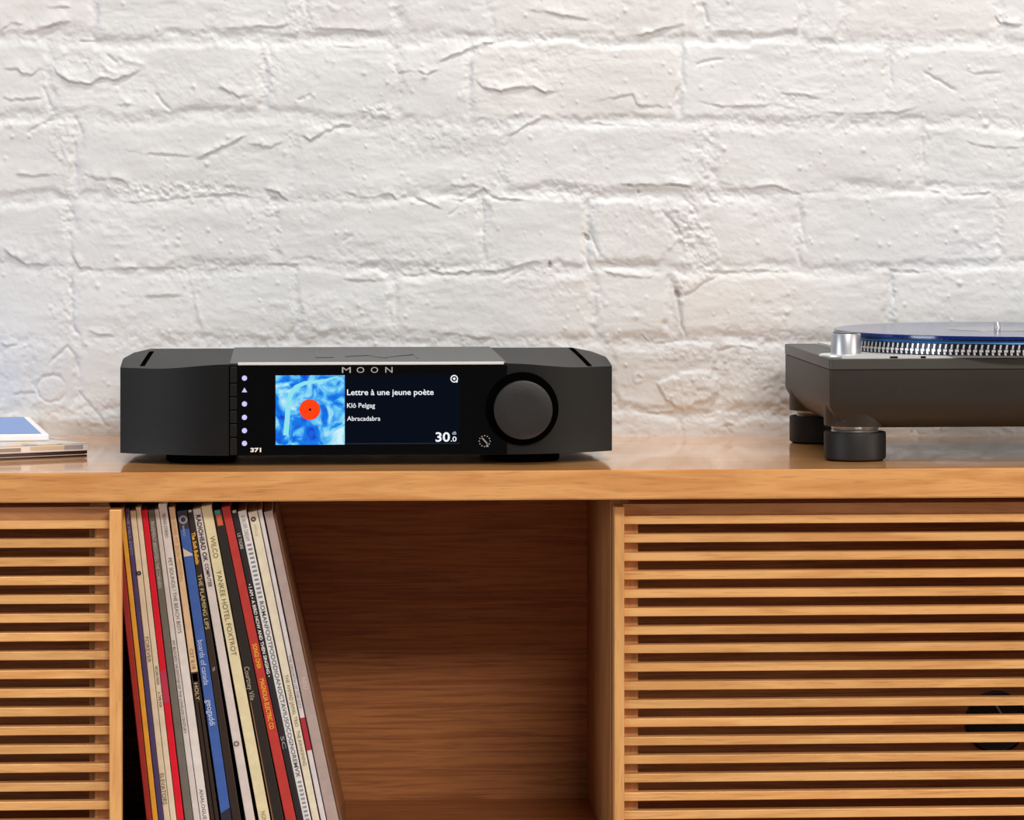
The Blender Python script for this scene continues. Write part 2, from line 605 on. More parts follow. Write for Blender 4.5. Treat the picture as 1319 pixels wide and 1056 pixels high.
    for A, w, pts in [
        (2.0, 2.6, [(53, 108), (60, 123), (66, 140)]),
        (1.8, 2.4, [(198, 118), (212, 135), (222, 143)]),
        (1.4, 2.2, [(136, 70), (146, 78), (153, 82)]),
        (1.2, 2.5, [(95, 150), (104, 165), (106, 178)]),
        (1.6, 2.0, [(96, 180), (97, 228)]),
        (1.5, 2.0, [(33, 172), (55, 160), (75, 152)]),
        (1.8, 2.2, [(92, 352), (93, 420), (106, 438)]),
        (1.8, 2.2, [(62, 470), (75, 458), (87, 447), (97, 460), (103, 484)]),
        (1.4, 2.0, [(97, 500), (118, 524), (140, 552)]),
        (1.5, 2.2, [(893, 86), (910, 80), (936, 75)]),
        (1.9, 2.2, [(1187, 91), (1205, 102), (1234, 118)]),
        (1.0, 2.0, [(905, 0), (912, 30)]),
        (1.2, 2.0, [(622, 255), (622, 318)]),
        (4.0, 1.9, [(868, 370), (873, 380), (876, 400), (878, 420), (884, 434)]),
        (1.5, 2.2, [(756, 296), (764, 312), (772, 328)]),
        (1.4, 2.2, [(748, 322), (757, 340), (765, 352)]),
        (1.2, 2.0, [(850, 270), (870, 290), (882, 312)]),
        (1.0, 2.0, [(875, 250), (895, 270), (903, 290)]),
        (1.2, 2.0, [(908, 242), (912, 258), (932, 264)]),
        (1.0, 1.8, [(440, 313), (455, 302)]),
        (1.2, 2.0, [(645, 365), (675, 345)]),
        (1.1, 1.8, [(577, 279), (592, 267)]),
        (1.2, 2.0, [(382, 130), (402, 122)]),
        (1.2, 2.2, [(1147, 70), (1147, 110)]),
        (1.2, 2.2, [(1187, 170), (1190, 210)]),
        (1.0, 2.2, [(1029, 262), (1034, 300), (1040, 325)]),
        (1.0, 2.2, [(1148, 352), (1152, 395)]),
    ]:
        groove(A, w, pts)
    cir = lambda x, y, r: [(x + r * math.cos(a * math.pi / 6), y + r * 0.95 * math.sin(a * math.pi / 6)) for a in range(13)]
    groove(1.5, 2.4, cir(66, 501, 19))
    ridge(0.9, 2.5, cir(823, 487, 6))
    for A, w, pts in [(1.1, 3.2, [(150, 70), (170, 80), (188, 84)]), (1.2, 3, [(132, 80), (140, 92), (152, 96)]),
                      (1.0, 3, [(420, 5), (438, 14)]), (1.0, 3, [(336, 52), (345, 78), (352, 95)]),
                      (1.0, 3, [(880, 10), (884, 60), (878, 120)]), (0.9, 3, [(768, 370), (772, 400), (766, 425)]),
                      (0.9, 3, [(508, 360), (505, 400), (508, 425)]), (0.9, 3, [(247, 360), (252, 392), (264, 425)])]:
        ridge(A, w, pts)
    blob(2.3, 5, [(846, 493), (850, 505), (860, 517), (873, 527), (885, 527), (893, 519), (912, 518), (925, 505), (926, 488), (915, 477), (900, 478), (880, 478), (860, 487)], 0.9)
    blob(1.3, 7, [(858, 254), (893, 262), (905, 290), (925, 308), (931, 345), (900, 366), (877, 379), (862, 358), (884, 325), (868, 290)], 1.4)
    blob(1.2, 7, [(770, 262), (790, 256), (840, 262), (862, 288), (872, 312), (850, 338), (800, 340), (772, 330), (764, 300)], 0.3)
    blob(-1.0, 4, [(905, 478), (916, 478), (924, 487), (912, 491), (902, 486)], 0.3)
    for a in [(490, 144, 26, 15, 2.6), (225, 244, 118, 12, 2.4), (890, 300, 34, 46, 1.8), (80, 185, 22, 40, 1.4), (85, 270, 14, 45, 2.0),
              (352, 262, 16, 26, 1.6), (120, 80, 60, 24, 1.0), (560, 180, 90, 30, 0.9), (730, 245, 60, 16, 1.6), (960, 470, 80, 45, 0.9),
              (870, 450, 46, 26, 1.2), (120, 530, 40, 28, 1.2), (80, 400, 26, 30, 1.4), (388, 20, 30, 22, 1.3), (940, 250, 40, 22, 1.3),
              (1020, 130, 26, 12, 1.4), (345, 90, 26, 40, 1.0), (910, 200, 22, 48, 1.2), (240, 110, 180, 46, 0.5), (690, 90, 70, 40, 0.6)]:
        rough(*a)
    pit(873, 379, 3.2, 5.0, 7.0, -0.5)
    pit(756, 306, 2.6, 5.5, 6.0, -0.7)
    pit(708, 341, 2.2, 4.0, 5.0, 0.0)
    pit(811, 239, 3.0, 1.6, 4.0)
    pit(822, 247, 1.8, 1.8, 4.0)
    pit(352, 257, 5.0, 3.5, 2.5)
    # paint drops and pin holes
    for k in range(1100):
        x = rs.uniform(-300, 1600); y = rs.uniform(-200, 560)
        r = rs.uniform(1.5, 2.5) if k > 110 else rs.uniform(2.6, 4.2)
        sl = window([(x, y)], 10)
        H[sl] += rs.uniform(0.5, 1.25) * r / 2.2 * np.exp(-(((X[sl] - x) / r) ** 2 + ((Y[sl] - y) / r) ** 2))
    Hm = np.clip(H * 1.02, -5.0, 10.0) * 1e-3 - 0.003
    u = (X - 659.5) * PXW
    v = (HY - Y) * PXW
    dd = DW - Hm
    PX_ = CAM.x + FWD.x * dd + RGT.x * u
    PY_ = CAM.y + FWD.y * dd + RGT.y * u
    PZ_ = CAM.z + v
    P = np.stack([PX_, PY_, PZ_], -1)
    # normals of the continuous surface
    gu = np.gradient(Hm, axis=1) / np.gradient(u, axis=1)
    gv = np.gradient(Hm, axis=0) / np.gradient(v, axis=0)
    R = np.array(RGT); Fw = np.array(FWD); Up = np.array([0, 0, 1.0])
    Nn = -Fw[None, None, :] - gu[..., None] * R - gv[..., None] * Up
    Nn /= np.linalg.norm(Nn, axis=-1, keepdims=True)
    # quads by piece
    q = np.where(Dm > 4.6, ID, -1)
    qc = q[:-1, :-1]
    same = (q[:-1, :-1] == q[1:, :-1]) & (q[:-1, :-1] == q[:-1, 1:]) & (q[:-1, :-1] == q[1:, 1:])
    qc = np.where(same, qc, -1)
    ny, nx = X.shape
    idx = np.arange(ny * nx).reshape(ny, nx)
    quads = np.stack([idx[:-1, :-1], idx[1:, :-1], idx[1:, 1:], idx[:-1, 1:]], -1)
    Pf = P.reshape(-1, 3)
    Nf = Nn.reshape(-1, 3)
    back = Fw * 0.03

    def piece(name, qs, mat, parent):
        used, inv = np.unique(qs.reshape(-1), return_inverse=True)
        qi = inv.reshape(-1, 4)
        nv = len(used)
        # skirt along the outline, going back into the wall
        e = np.concatenate([qi[:, [0, 1]], qi[:, [1, 2]], qi[:, [2, 3]], qi[:, [3, 0]]])
        key = np.sort(e, axis=1)
        kk = key[:, 0].astype(np.int64) * nv + key[:, 1]
        uq, first, cnt = np.unique(kk, return_index=True, return_counts=True)
        be = e[first[cnt == 1]]
        bv, binv = np.unique(be.reshape(-1), return_inverse=True)
        binv = binv.reshape(-1, 2)
        nb = len(bv)
        pos = np.concatenate([Pf[used], Pf[used][bv], Pf[used][bv] + back])
        nor = np.concatenate([Nf[used], Nf[used][bv], Nf[used][bv]])
        sk = np.stack([nv + binv[:, 1], nv + binv[:, 0], nv + nb + binv[:, 0], nv + nb + binv[:, 1]], -1)
        fa = np.concatenate([qi, sk])
        me = bpy.data.meshes.new(name)
        me.vertices.add(len(pos))
        me.vertices.foreach_set('co', pos.astype(np.float32).reshape(-1))
        me.loops.add(len(fa) * 4)
        me.loops.foreach_set('vertex_index', fa.astype(np.int32).reshape(-1))
        me.polygons.add(len(fa))
        me.polygons.foreach_set('loop_start', np.arange(0, len(fa) * 4, 4, dtype=np.int32))
        me.polygons.foreach_set('use_smooth', np.ones(len(fa), bool))
        me.update(calc_edges=True)
        me.normals_split_custom_set_from_vertices(nor.astype(np.float32).tolist())
        return link_mesh(name, me, mat, parent)

    mortar = wall_paint('painted_mortar', 0.0)
    paint = wall_paint('painted_brick', 1.0)
    wall = piece('wall_back', quads[qc == -1], mortar, None)
    tag(wall, 'white painted brick wall with rough mortar joints behind the cabinet', 'wall', kind='structure')
    for b in range(bid):
        sel = qc == b
        if sel.sum() < 40:
            continue
        piece('brick', quads[sel], paint, wall)
    # plain wall below the worktop, down to the floor
    y_low = ys[-1]
    z_low = CAM.z + (HY - y_low) * PXW
    bm = bmesh.new()
    ul = (xs[0] - 659.5) * PXW; ur = (xs[-1] - 659.5) * PXW
    pts = []
    for (uu, ddp) in ((ul, DW + 0.002), (ur, DW + 0.002), (ur, DW + 0.10), (ul, DW + 0.10)):
        p = CAM + FWD * ddp + RGT * uu
        pts.append((p.x, p.y))
    add_loops(bm, [[(p[0], p[1], 0.0) for p in pts], [(p[0], p[1], z_low) for p in pts]])
    bm_obj('wall_base', bm, mortar, wall, rel=False)


def wall_paint(name, var):
    m, nt, b = nodes_of(name)
    N = nt.nodes.new; L = nt.links.new
    tc = N('ShaderNodeTexCoord'); oi = N('ShaderNodeObjectInfo')
    n = N('ShaderNodeTexNoise'); n.inputs['Scale'].default_value = 9.0; n.inputs['Detail'].default_value = 4
    L(tc.outputs['Object'], n.inputs['Vector'])
    r = N('ShaderNodeValToRGB')
    r.color_ramp.elements[0].position = 0.35; r.color_ramp.elements[1].position = 0.65
    r.color_ramp.elements[0].color = lin((202, 203, 204)); r.color_ramp.elements[1].color = lin((208, 209, 210))
    L(n.outputs[0], r.inputs[0])
    mx = N('ShaderNodeMixRGB'); mx.inputs[2].default_value = lin((209, 201, 196))
    mr = N('ShaderNodeMapRange'); mr.inputs[1].default_value = 0.45; mr.inputs[2].default_value = 1.0
    mr.inputs[3].default_value = 0.0; mr.inputs[4].default_value = 0.28 * var
    L(oi.outputs['Random'], mr.inputs[0]); L(mr.outputs[0], mx.inputs[0]); L(r.outputs[0], mx.inputs[1])
    L(mx.outputs[0], b.inputs['Base Color'])
    b.inputs['Roughness'].default_value = 0.55
    b.inputs['Specular IOR Level'].default_value = 0.35
    n2 = N('ShaderNodeTexNoise'); n2.inputs['Scale'].default_value = 380.0; n2.inputs['Detail'].default_value = 2
    L(tc.outputs['Object'], n2.inputs['Vector'])
    bp = N('ShaderNodeBump'); bp.inputs['Strength'].default_value = 0.35; bp.inputs['Distance'].default_value = 0.0005
    L(n2.outputs[0], bp.inputs['Height']); L(bp.outputs[0], b.inputs['Normal'])
    return m


build_wall()

# ------------------------------------------------------------------ floor
fl = box('floor', -2.2, 2.6, -4.6, 0.62, -0.05, 0.0, oak('floor_oak', 'X', (150, 118, 86), (120, 90, 62)))
tag(fl, 'plain wooden floor under the cabinet', 'floor', kind='structure')


def wall_y(X, off=0.0):         # y of the wall plane at X
    return (DW - off - X * math.sin(TH)) / math.cos(TH) - 3.6


# ------------------------------------------------------------------ worktop
XL, XR = -0.80, 0.96
TOPT = 0.0278
oak_top = oak('oak_worktop', 'X', (232, 170, 104), (210, 143, 80), rough=0.30, spec=0.55, contrast=1.1, bump=0.15, coat=0.9)
bm = bmesh.new()
outl = [(XL, 0.0), (XR, 0.0), (XR, wall_y(XR, -0.006)), (XL, wall_y(XL, -0.006))]
add_loops(bm, [[(x, y, ZC - TOPT) for x, y in outl], [(x, y, ZC) for x, y in outl]])
bmesh.ops.bevel(bm, geom=[e for e in bm.edges if all(abs(v.co.y) < 1e-6 for v in e.verts) and abs(e.verts[0].co.z - e.verts[1].co.z) < 1e-6],
                offset=0.0012, segments=2, affect='EDGES')
wt = bm_obj('oak_worktop', bm, oak_top)
tag(wt, 'long oak worktop with a satin top, scribed to the white brick wall', 'worktop')

# ------------------------------------------------------------------ cabinet
FZ = ZC - 0.3674                # cubby floor
YB = 0.346                      # cubby back
oak_in = oak('oak_rail', 'X', (196, 140, 92), (170, 116, 70), rough=0.5)
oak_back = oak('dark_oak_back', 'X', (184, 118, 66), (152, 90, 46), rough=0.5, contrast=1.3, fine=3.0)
oak_v = oak('oak_stile', 'Z', (230, 174, 110), (210, 150, 88), rough=0.45)
oak_slat = oak('oak_slat', 'X', (234, 179, 115), (212, 153, 91), rough=0.45)
oak_bat = oak('oak_batten', 'Z', (200, 146, 94), (178, 122, 72), rough=0.5)
cab = empty('media_cabinet', (0.08, 0.2, 0.0))
tag(cab, 'low oak cabinet with slatted sliding doors and an open record cubby', 'cabinet')
ZU = ZC - TOPT                  # underside of the worktop
XD = W(786, 900, 0.06).x        # inner face of the right divider
XDL = W(141, 900, 0.05).x       # inner face of the left divider
TP = 0.018
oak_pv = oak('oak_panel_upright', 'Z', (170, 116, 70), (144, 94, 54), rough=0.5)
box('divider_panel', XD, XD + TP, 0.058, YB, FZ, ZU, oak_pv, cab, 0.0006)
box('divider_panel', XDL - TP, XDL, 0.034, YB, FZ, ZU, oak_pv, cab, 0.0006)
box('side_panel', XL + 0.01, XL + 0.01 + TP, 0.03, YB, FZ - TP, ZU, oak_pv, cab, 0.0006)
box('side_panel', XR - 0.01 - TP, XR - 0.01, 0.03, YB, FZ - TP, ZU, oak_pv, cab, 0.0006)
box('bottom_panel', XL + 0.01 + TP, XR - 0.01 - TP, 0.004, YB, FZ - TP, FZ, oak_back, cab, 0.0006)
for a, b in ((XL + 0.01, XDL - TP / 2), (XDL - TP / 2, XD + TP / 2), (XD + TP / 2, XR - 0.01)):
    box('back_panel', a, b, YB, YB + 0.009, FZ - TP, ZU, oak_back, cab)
for x in (XL + 0.06, XR - 0.06):
    for y in (0.05, 0.31):
        bm = bmesh.new()
        add_lathe(bm, x, y, [(0.014, 0.0), (0.022, FZ - TP)], 20)
        bm_obj('leg', bm, oak_v, cab, True)
# black cable port in the back panel of the right bay
gc = W(1283, 930, YB - 0.002)
blk = plain('black_rubber', (8, 8, 9), 0.5)
gm = bmesh.new()
add_disc_y(gm, gc.x, gc.z, [(0.0325, YB - 0.0002), (0.0325, YB - 0.003), (0.030, YB - 0.0042), (0.026, YB - 0.003)], 40)
g = bm_obj('cable_port', gm, blk, cab, True)
g['label'] = 'round black cable port'
bm = bmesh.new()
c0 = W(1284, 914, YB - 0.006)
add_tube(bm, [c0 + Vector((0, 0.0018, 0.004)), c0 + Vector((0.002, -0.001, 0)), c0 + Vector((0.007, 0.0018, -0.007))], 0.0012, 6)
bm_obj('cable_glint', bm, plain('glint_grey', (190, 190, 185), 0.4), g)  # pale tube stands in for the white glints on a cable


def slatted_door(Y, px_edge0, px_edge1, py_top, x_far, py_slat, px_slat, side):
    """a door whose near stile lies at px_edge0..px_edge1; side=-1 runs left, +1 right"""
    e0 = W(px_edge0, 700, Y).x
    e1 = W(px_edge1, 700, Y).x
    zt = W((px_edge0 + px_edge1) / 2, py_top, Y).z
    zs = W(px_slat, py_slat, Y).z
    zb = FZ + 0.002
    SD = 0.013                  # slat depth
    door = empty('slatted_door', Vector(((e0 + e1) / 2, Y, zb)) - cab.location)
    door.parent = cab
    a, b = (x_far + 0.0105, e0) if side < 0 else (e1, x_far - 0.0105)
    box('stile', e0, e1, Y - (0.010 if side < 0 else 0.0035), Y + SD + 0.005, zb, zt, oak_v, door, 0.0006)
    if side < 0:
        box('stile', x_far, a, Y - 0.0035, Y + SD + 0.005, zb, zt, oak_v, door, 0.0006)
    else:
        box('stile', b, x_far, Y - 0.0035, Y + SD + 0.005, zb, zt, oak_v, door, 0.0006)
    bw = 0.0145
    for (p, q) in ((a, a + bw), (b - bw, b), ((a + b) / 2 + side * 0.15 - bw / 2, (a + b) / 2 + side * 0.15 + bw / 2)):
        box('batten', p, q, Y + SD, Y + SD + 0.005, zb, zs - 0.0041, oak_bat, door)
    box('top_rail', a, b, Y + SD, Y + SD + 0.005, zs - 0.004, zt + 0.001, oak_in, door)
    sh = 0.0080
    # one slat mesh, shared
    bm = bmesh.new()
    add_box(bm, a, b, Y, Y + SD, -sh, 0.0, 0.0005)
    bmesh.ops.translate(bm, verts=bm.verts, vec=Vector((-world_loc(door).x, -world_loc(door).y, 0)))
    me = bpy.data.meshes.new('slat')
    bm.to_mesh(me)
    bm.free()
    me.materials.append(oak_slat)
    z = zs
    while z - sh > zb:
        o = bpy.data.objects.new('slat', me)
        o.location = (0, 0, z - world_loc(door).z)
        o.parent = door
        COL.objects.link(o)
        z -= 0.01757
    return door


slatted_door(0.008, 141.5, 157.0, 655.6, XL + 0.012, 670.2, 60, -1)
slatted_door(0.034, 791.0, 803.8, 652.3, XR - 0.012, 663.9, 900, 1)

# ------------------------------------------------------------------ records in the cubby
YS = 0.032
NR = []


def spine(px0, px1, top_y, bot_px0, bot_px1):
    """corners of the spine: left/right line given at rows 660 and 1056"""
    A = W(px0, 660, YS); B = W(bot_px0, 1056, YS)
    A2 = W(px1, 660, YS); B2 = W(bot_px1, 1056, YS)
    d = (B - A); d.y = 0
    d2 = (B2 - A2); d2.y = 0
    zt = W(px0, top_y, YS).z
    def at(p, d, z): return p + d * ((z - p.z) / d.z)
    dn = ((d + d2) / 2).normalized()
    perp = Vector((-dn.z, 0, dn.x))     # to the right of the downward direction
    tl = at(A, d, zt)
    bl = at(A, d, FZ + 0.0005)
    w_t = (at(A2, d2, zt) - tl).x * perp.x
    w_b = (at(B2, d2, FZ + 0.0005) - bl).x * perp.x
    return tl, bl, tl + perp * w_t, bl + perp * w_b, dn, perp


def record(name, label, rgb, px, bpx, top, rough=0.45, depth=0.308, dy=0.0):
    tl, bl, tr, br, dn, perp = spine(px[0], px[1], top, bpx[0], bpx[1])
    c = (bl + br) / 2
    root = empty('record_sleeve', (c.x, YS + depth / 2, FZ))
    tag(root, label, 'record', 'records leaning in the cubby')
    mat = plain('sleeve_' + name, rgb, rough, noise=0.10, nscale=90, bump=0.15, bscale=500)
    bm = bmesh.new()
    g = perp * 0.00012
    fr = [bl + g, br - g, tr - g, tl + g]
    for p in fr: p.y = YS + dy
    bk = [p + Vector((0, depth - dy, 0)) for p in fr]
    add_loops(bm, [[tuple(p) for p in fr], [tuple(p) for p in bk]])
    bmesh.ops.bevel(bm, geom=[e for e in bm.edges if all(v.co.y < YS + dy + 1e-5 for v in e.verts)], offset=0.0006, segments=1, affect='EDGES')
    bm_obj('sleeve', bm, mat, root)
    root['_d'] = 0
    del root['_d']
    return dict(root=root, tl=tl, bl=bl, tr=tr, br=br, dn=dn, perp=perp, dy=dy)


def pos_on(rec, py, frac):
    """point on the spine at picture row py and fraction across"""
    z = W(250, py, YS).z
    a = rec['tl'] + (rec['bl'] - rec['tl']) * ((rec['tl'].z - z) / (rec['tl'].z - rec['bl'].z))
    b = rec['tr'] + (rec['br'] - rec['tr']) * ((rec['tl'].z - z) / (rec['tl'].z - rec['bl'].z))
    p = a + (b - a) * frac
    p.y = YS + rec['dy'] - 0.0004
    return p


def letter(rec, body, y0, y1, rgb, f0=0.22, f1=0.78, bold=0.0, ink=None):
    p = pos_on(rec, y0, f0); q = pos_on(rec, y1, f0)
    w = (pos_on(rec, y0, f1) - p).length
    dn = (q - p).normalized()
    # the letters stand to the right of the downward direction
    up = Vector((-dn.z, 0, dn.x))
    text_obj('spine_lettering', body, p, dn, up, (q - p).length, w, plain('ink_%d_%d_%d' % rgb, rgb, 0.6), rec['root'], bold)


def band(rec, y0, y1, rgb, f0=0.0, f1=1.0, name='spine_band', skew=0.0):
    bm = bmesh.new()
    p = [pos_on(rec, y0, f0), pos_on(rec, y0 + skew, f1), pos_on(rec, y1, f1), pos_on(rec, y1, f0)]
    fr = [Vector((v.x, v.y + 0.0001, v.z)) for v in p]
    bk = [Vector((v.x, v.y + 0.0006, v.z)) for v in p]
    add_loops(bm, [[tuple(v) for v in fr], [tuple(v) for v in bk]])
    return bm_obj(name, bm, plain('band_%d_%d_%d' % rgb, rgb, 0.5), rec['root'])


def ring(rec, py, frac, r, rgb, inner=0.6):
    c = pos_on(rec, py, frac)
    bm = bmesh.new()
    n = 24
    lo = [[(c.x + rr * math.cos(2 * math.pi * i / n), c.y - 0.0001, c.z + rr * math.sin(2 * math.pi * i / n)) for i in range(n)] for rr in (r, r * inner)]
    add_loops(bm, lo, cap=(inner < 0.05))
    return bm_obj('spine_emblem', bm, plain('ink_%d_%d_%d' % rgb, rgb, 0.6), rec['root'])


r = record('dark_red', 'thin dark red record sleeve at the divider end of the leaning row', (150, 34, 30), (145, 153.2), (188.5, 195.8), 655)
r = record('yellow', 'thin mustard yellow record sleeve between the dark red and the purple one', (222, 160, 52), (154.0, 160.4), (196.5, 203.6), 654.5)
r = record('purple', 'thin purple record sleeve beside the mustard yellow one', (72, 58, 108), (161.0, 166.6), (204.2, 210.8), 655)
letter(r, 'THE MILK EYED', 662, 714, (150, 140, 160), 0.2, 0.8)
r = record('cream_logo', 'cream record sleeve with a small dark oval near the top of its spine', (222, 206, 180), (167.2, 174.8), (211.2, 219.2), 658)
ring(r, 738, 0.4, 0.0022, (60, 54, 48), 0.25)
letter(r, 'FOREVER', 820, 853, (118, 104, 84), 0.2, 0.85)
letter(r, 'ELEVATORS', 996, 1036, (110, 96, 78), 0.15, 0.85)
r = record('cream_plain', 'pale cream record sleeve with small dark print, beside the bright red one', (228, 214, 190), (175.2, 181.8), (219.5, 227.4), 653.5)
letter(r, 'RECORD MAKER', 858, 882, (80, 70, 60), 0.3, 0.8)
letter(r, 'A TIME FOR', 891, 911, (80, 70, 60), 0.3, 0.8)
r = record('bright_red', 'bright red record sleeve with a plain spine', (226, 20, 46), (182.4, 190.0), (228.0, 237.0), 657, 0.35)
band(r, 864, 905, (190, 52, 84), 0.0, 1.0)
r = record('grey', 'mid grey record sleeve with pale lettering high on the spine', (110, 106, 98), (190.6, 198.4), (238.2, 248.8), 657)
letter(r, 'PAVEMENT BRIGHTEN THE CORNERS', 672, 758, (208, 202, 194), 0.2, 0.8)
r = record('pale_grey', 'narrow pale grey record sleeve with fine dark print halfway down', (212, 204, 200), (199.0, 204.8), (249.4, 257.8), 656.5)
letter(r, 'MY BLOODY VALENTINE OF THE LOVELESS CENTURY', 825, 945, (90, 78, 76), 0.25, 0.75)
r = record('white_tall', 'white record sleeve standing taller than its neighbours, with spaced dark print', (224, 216, 212), (205.2, 216.0), (258.4, 270.2), 649)
letter(r, 'MONO STEREO', 662, 693, (92, 78, 72), 0.35, 0.7)
letter(r, 'PET SOUNDS / THE BEACH BOYS', 719, 816, (100, 90, 88), 0.3, 0.75)
letter(r, 'ANALOGUE', 1017, 1056, (90, 82, 80), 0.3, 0.7)
r = record('tan', 'tan record sleeve whose lower spine turns dark brown', (222, 186, 146), (218.2, 226.0), (271.6, 282.0), 653.5)
letter(r, 'A SILVER MT ZION MEMORIAL', 666, 750, (186, 146, 100), 0.25, 0.8)
letter(r, 'CST 0.18', 836, 862, (120, 96, 60), 0.25, 0.75)
band(r, 866, 1095, (44, 28, 20), 0.0, 1.0)
band(r, 868, 878, (214, 190, 150), 0.15, 0.85, 'spine_chip')
letter(r, 'HOLY', 880, 902, (206, 182, 140), 0.2, 0.75)
band(r, 905, 1095, (196, 160, 120), 0.45, 0.58, 'spine_chip')
r = record('blue', 'blue record sleeve with white lower-case lettering and a pale ring emblem', (62, 96, 168), (228.2, 241.0), (285.2, 298.4), 659, 0.35)
band(r, 659.5, 682, (52, 44, 56), 0.0, 1.0)
ring(r, 670, 0.5, 0.0040, (150, 146, 150), 0.6)
letter(r, 'warp', 677, 691, (150, 160, 190), 0.3, 0.65)
band(r, 706, 717, (214, 190, 170), 0.05, 0.95, 'spine_chip', 9)
letter(r, 'boards of canada', 825, 883, (196, 206, 232), 0.2, 0.75)
letter(r, 'geogaddi', 902, 935, (206, 214, 236), 0.2, 0.8)
band(r, 1048, 1060, (36, 36, 52), 0.0, 1.0, 'spine_band', -6)
r = record('black_yellow', 'black record sleeve with chunky yellow lettering above smaller cream print', (46, 32, 26), (241.6, 248.4), (299.0, 310.6), 657)
band(r, 657.2, 660, (200, 186, 170), 0.2, 0.8, 'spine_chip')
letter(r, 'The Soft Bulletin', 686, 727, (236, 176, 60), 0.15, 0.85, 0.03)
letter(r, 'THE FLAMING LIPS', 740, 811, (206, 188, 120), 0.15, 0.85)
letter(r, '%', 860, 865, (190, 180, 180), 0.3, 0.7)
r = record('white_black', 'off-white record sleeve with bold black capitals over half its spine', (214, 202, 196), (248.9, 259.6), (316.5, 328.5), 656)
letter(r, 'RADIOHEAD OK', 664, 724, (36, 28, 30), 0.25, 0.8, 0.02)
letter(r, 'COMPUTER', 727, 757, (52, 42, 44), 0.3, 0.75, 0.01)
ring(r, 959, 0.4, 0.0026, (110, 96, 88), 0.55)
r = record('cream_caps', 'wide cream record sleeve with large spaced grey-brown capitals', (226, 212, 172), (260.4, 274.0), (333.4, 348.4), 652.5)
letter(r, 'WILCO', 692, 720, (112, 100, 72), 0.3, 0.78)
letter(r, 'YANKEE HOTEL FOXTROT', 736, 846, (112, 100, 72), 0.3, 0.78)
letter(r, 'NON', 1047, 1060, (150, 136, 100), 0.3, 0.7)
r = record('black_script', 'black record sleeve with a teal and orange mark at the top of its spine', (36, 28, 24), (275.2, 286.0), (350.2, 366.0), 657.5)
band(r, 658, 664, (60, 140, 130), 0.15, 0.8, 'spine_chip')
band(r, 664.4, 678, (206, 96, 58), 0.2, 0.85, 'spine_chip')
letter(r, 'Courtney Vile', 860, 903, (178, 166, 140), 0.1, 0.62)
band(r, 905, 1095, (156, 108, 70), 0.06, 0.13, 'spine_chip')
r = record('brick_red', 'brick red record sleeve with yellow lettering low on the spine', (186, 54, 48), (286.6, 297.6), (367.6, 381.6), 653.5)
letter(r, 'SONGS OHIA', 831, 863, (244, 176, 40), 0.3, 0.78, 0.02)
letter(r, 'MAGNOLIA ELECTRIC CO', 876, 941, (244, 176, 40), 0.3, 0.78, 0.02)
r = record('black_white', 'narrow black record sleeve with a long line of white lettering', (34, 30, 34), (298.4, 305.4), (382.4, 390.0), 658)
band(r, 658.2, 661.5, (200, 170, 150), 0.2, 0.85, 'spine_chip')
letter(r, 'LE TIGRE', 688, 708, (206, 200, 196), 0.2, 0.8)
letter(r, '• I AM • A BIRD NOW AND THEN SINGING •', 753, 873, (232, 228, 224), 0.2, 0.8, 0.02)
letter(r, 'SC', 950, 966, (160, 160, 165), 0.2, 0.85)
r = record('white_stripes', 'white record sleeve with short grey bars repeated down its spine', (226, 222, 220), (306.4, 317.6), (390.8, 400.8), 659)
letter(r, 'A SILVER DREAM', 665, 698, (150, 138, 132), 0.25, 0.75)
for k in range(13):
    band(r, 702 + k * 5.6, 704.6 + k * 5.6, (132, 134, 144), 0.28, 0.78, 'spine_bar')
letter(r, 'ROMANFOOTPODODIOANOCTAVIUSOCOGNOREMVX', 776, 1003, (92, 94, 104), 0.28, 0.8, 0.01)
for k in range(10):
    band(r, 1008 + k * 5.4, 1010.6 + k * 5.4, (140, 142, 150), 0.28, 0.78, 'spine_bar')
r = record('cream_awake', 'cream record sleeve with a small dark ring high up and fine print low down', (228, 216, 192), (319.4, 331.8), (402.4, 411.6), 660)
ring(r, 670, 0.42, 0.0024, (84, 44, 34), 0.4)
letter(r, 'IMPULSE', 677, 692, (196, 180, 154), 0.3, 0.6)
letter(r, 'THE AHMAD JAMAL TRIO', 871, 938, (120, 108, 78), 0.3, 0.75)
letter(r, 'THE AWAKENING', 943, 988, (110, 98, 70), 0.3, 0.75)
r = record('white_redband', 'thin white record sleeve with a red band low on its spine', (216, 208, 208), (332.6, 338.0), (413.2, 420.2), 657.5)
letter(r, 'THE GROWTH OF THE CITY', 845, 914, (128, 112, 112), 0.2, 0.8)
band(r, 926, 968, (170, 40, 52), 0.0, 1.0)
r = record('mauve', 'mauve grey record sleeve with faint pale print', (176, 156, 150), (340.0, 351.6), (421.2, 436.6), 659.5)
letter(r, 'NEU', 875, 890, (216, 196, 186), 0.35, 0.75)
r = record('brown', 'thin brown outer sleeve at the open end of the leaning row', (120, 84, 62), (352.0, 354.6), (437.0, 440.4), 661, 0.25)

# ------------------------------------------------------------------ network streamer
YF = 0.0725
SP = W(474.0, 590, YF)
st = empty('network_streamer', (SP.x, YF + 0.15, ZC))
tag(st, 'low dark grey streamer with a black display panel and large round knob', 'audio streamer')
dark = plain('anodised_dark', (14, 14, 15), 0.48, 0.0, 0.2, noise=0.10, nscale=900, bump=0.25, bscale=1800)
dark_top = plain('anodised_top', (44, 44, 45), 0.38, 0.1, 0.5, noise=0.05, nscale=900, bump=0.12, bscale=1800)
glass = plain('black_glass', (4, 3, 3), 0.08, 0, 0.22)
black = plain('matte_black', (4, 4, 4), 1.0, 0, 0.0)


def SX(px): return W(px, 528, YF).x
def SZ(py): return W(474, py, YF).z


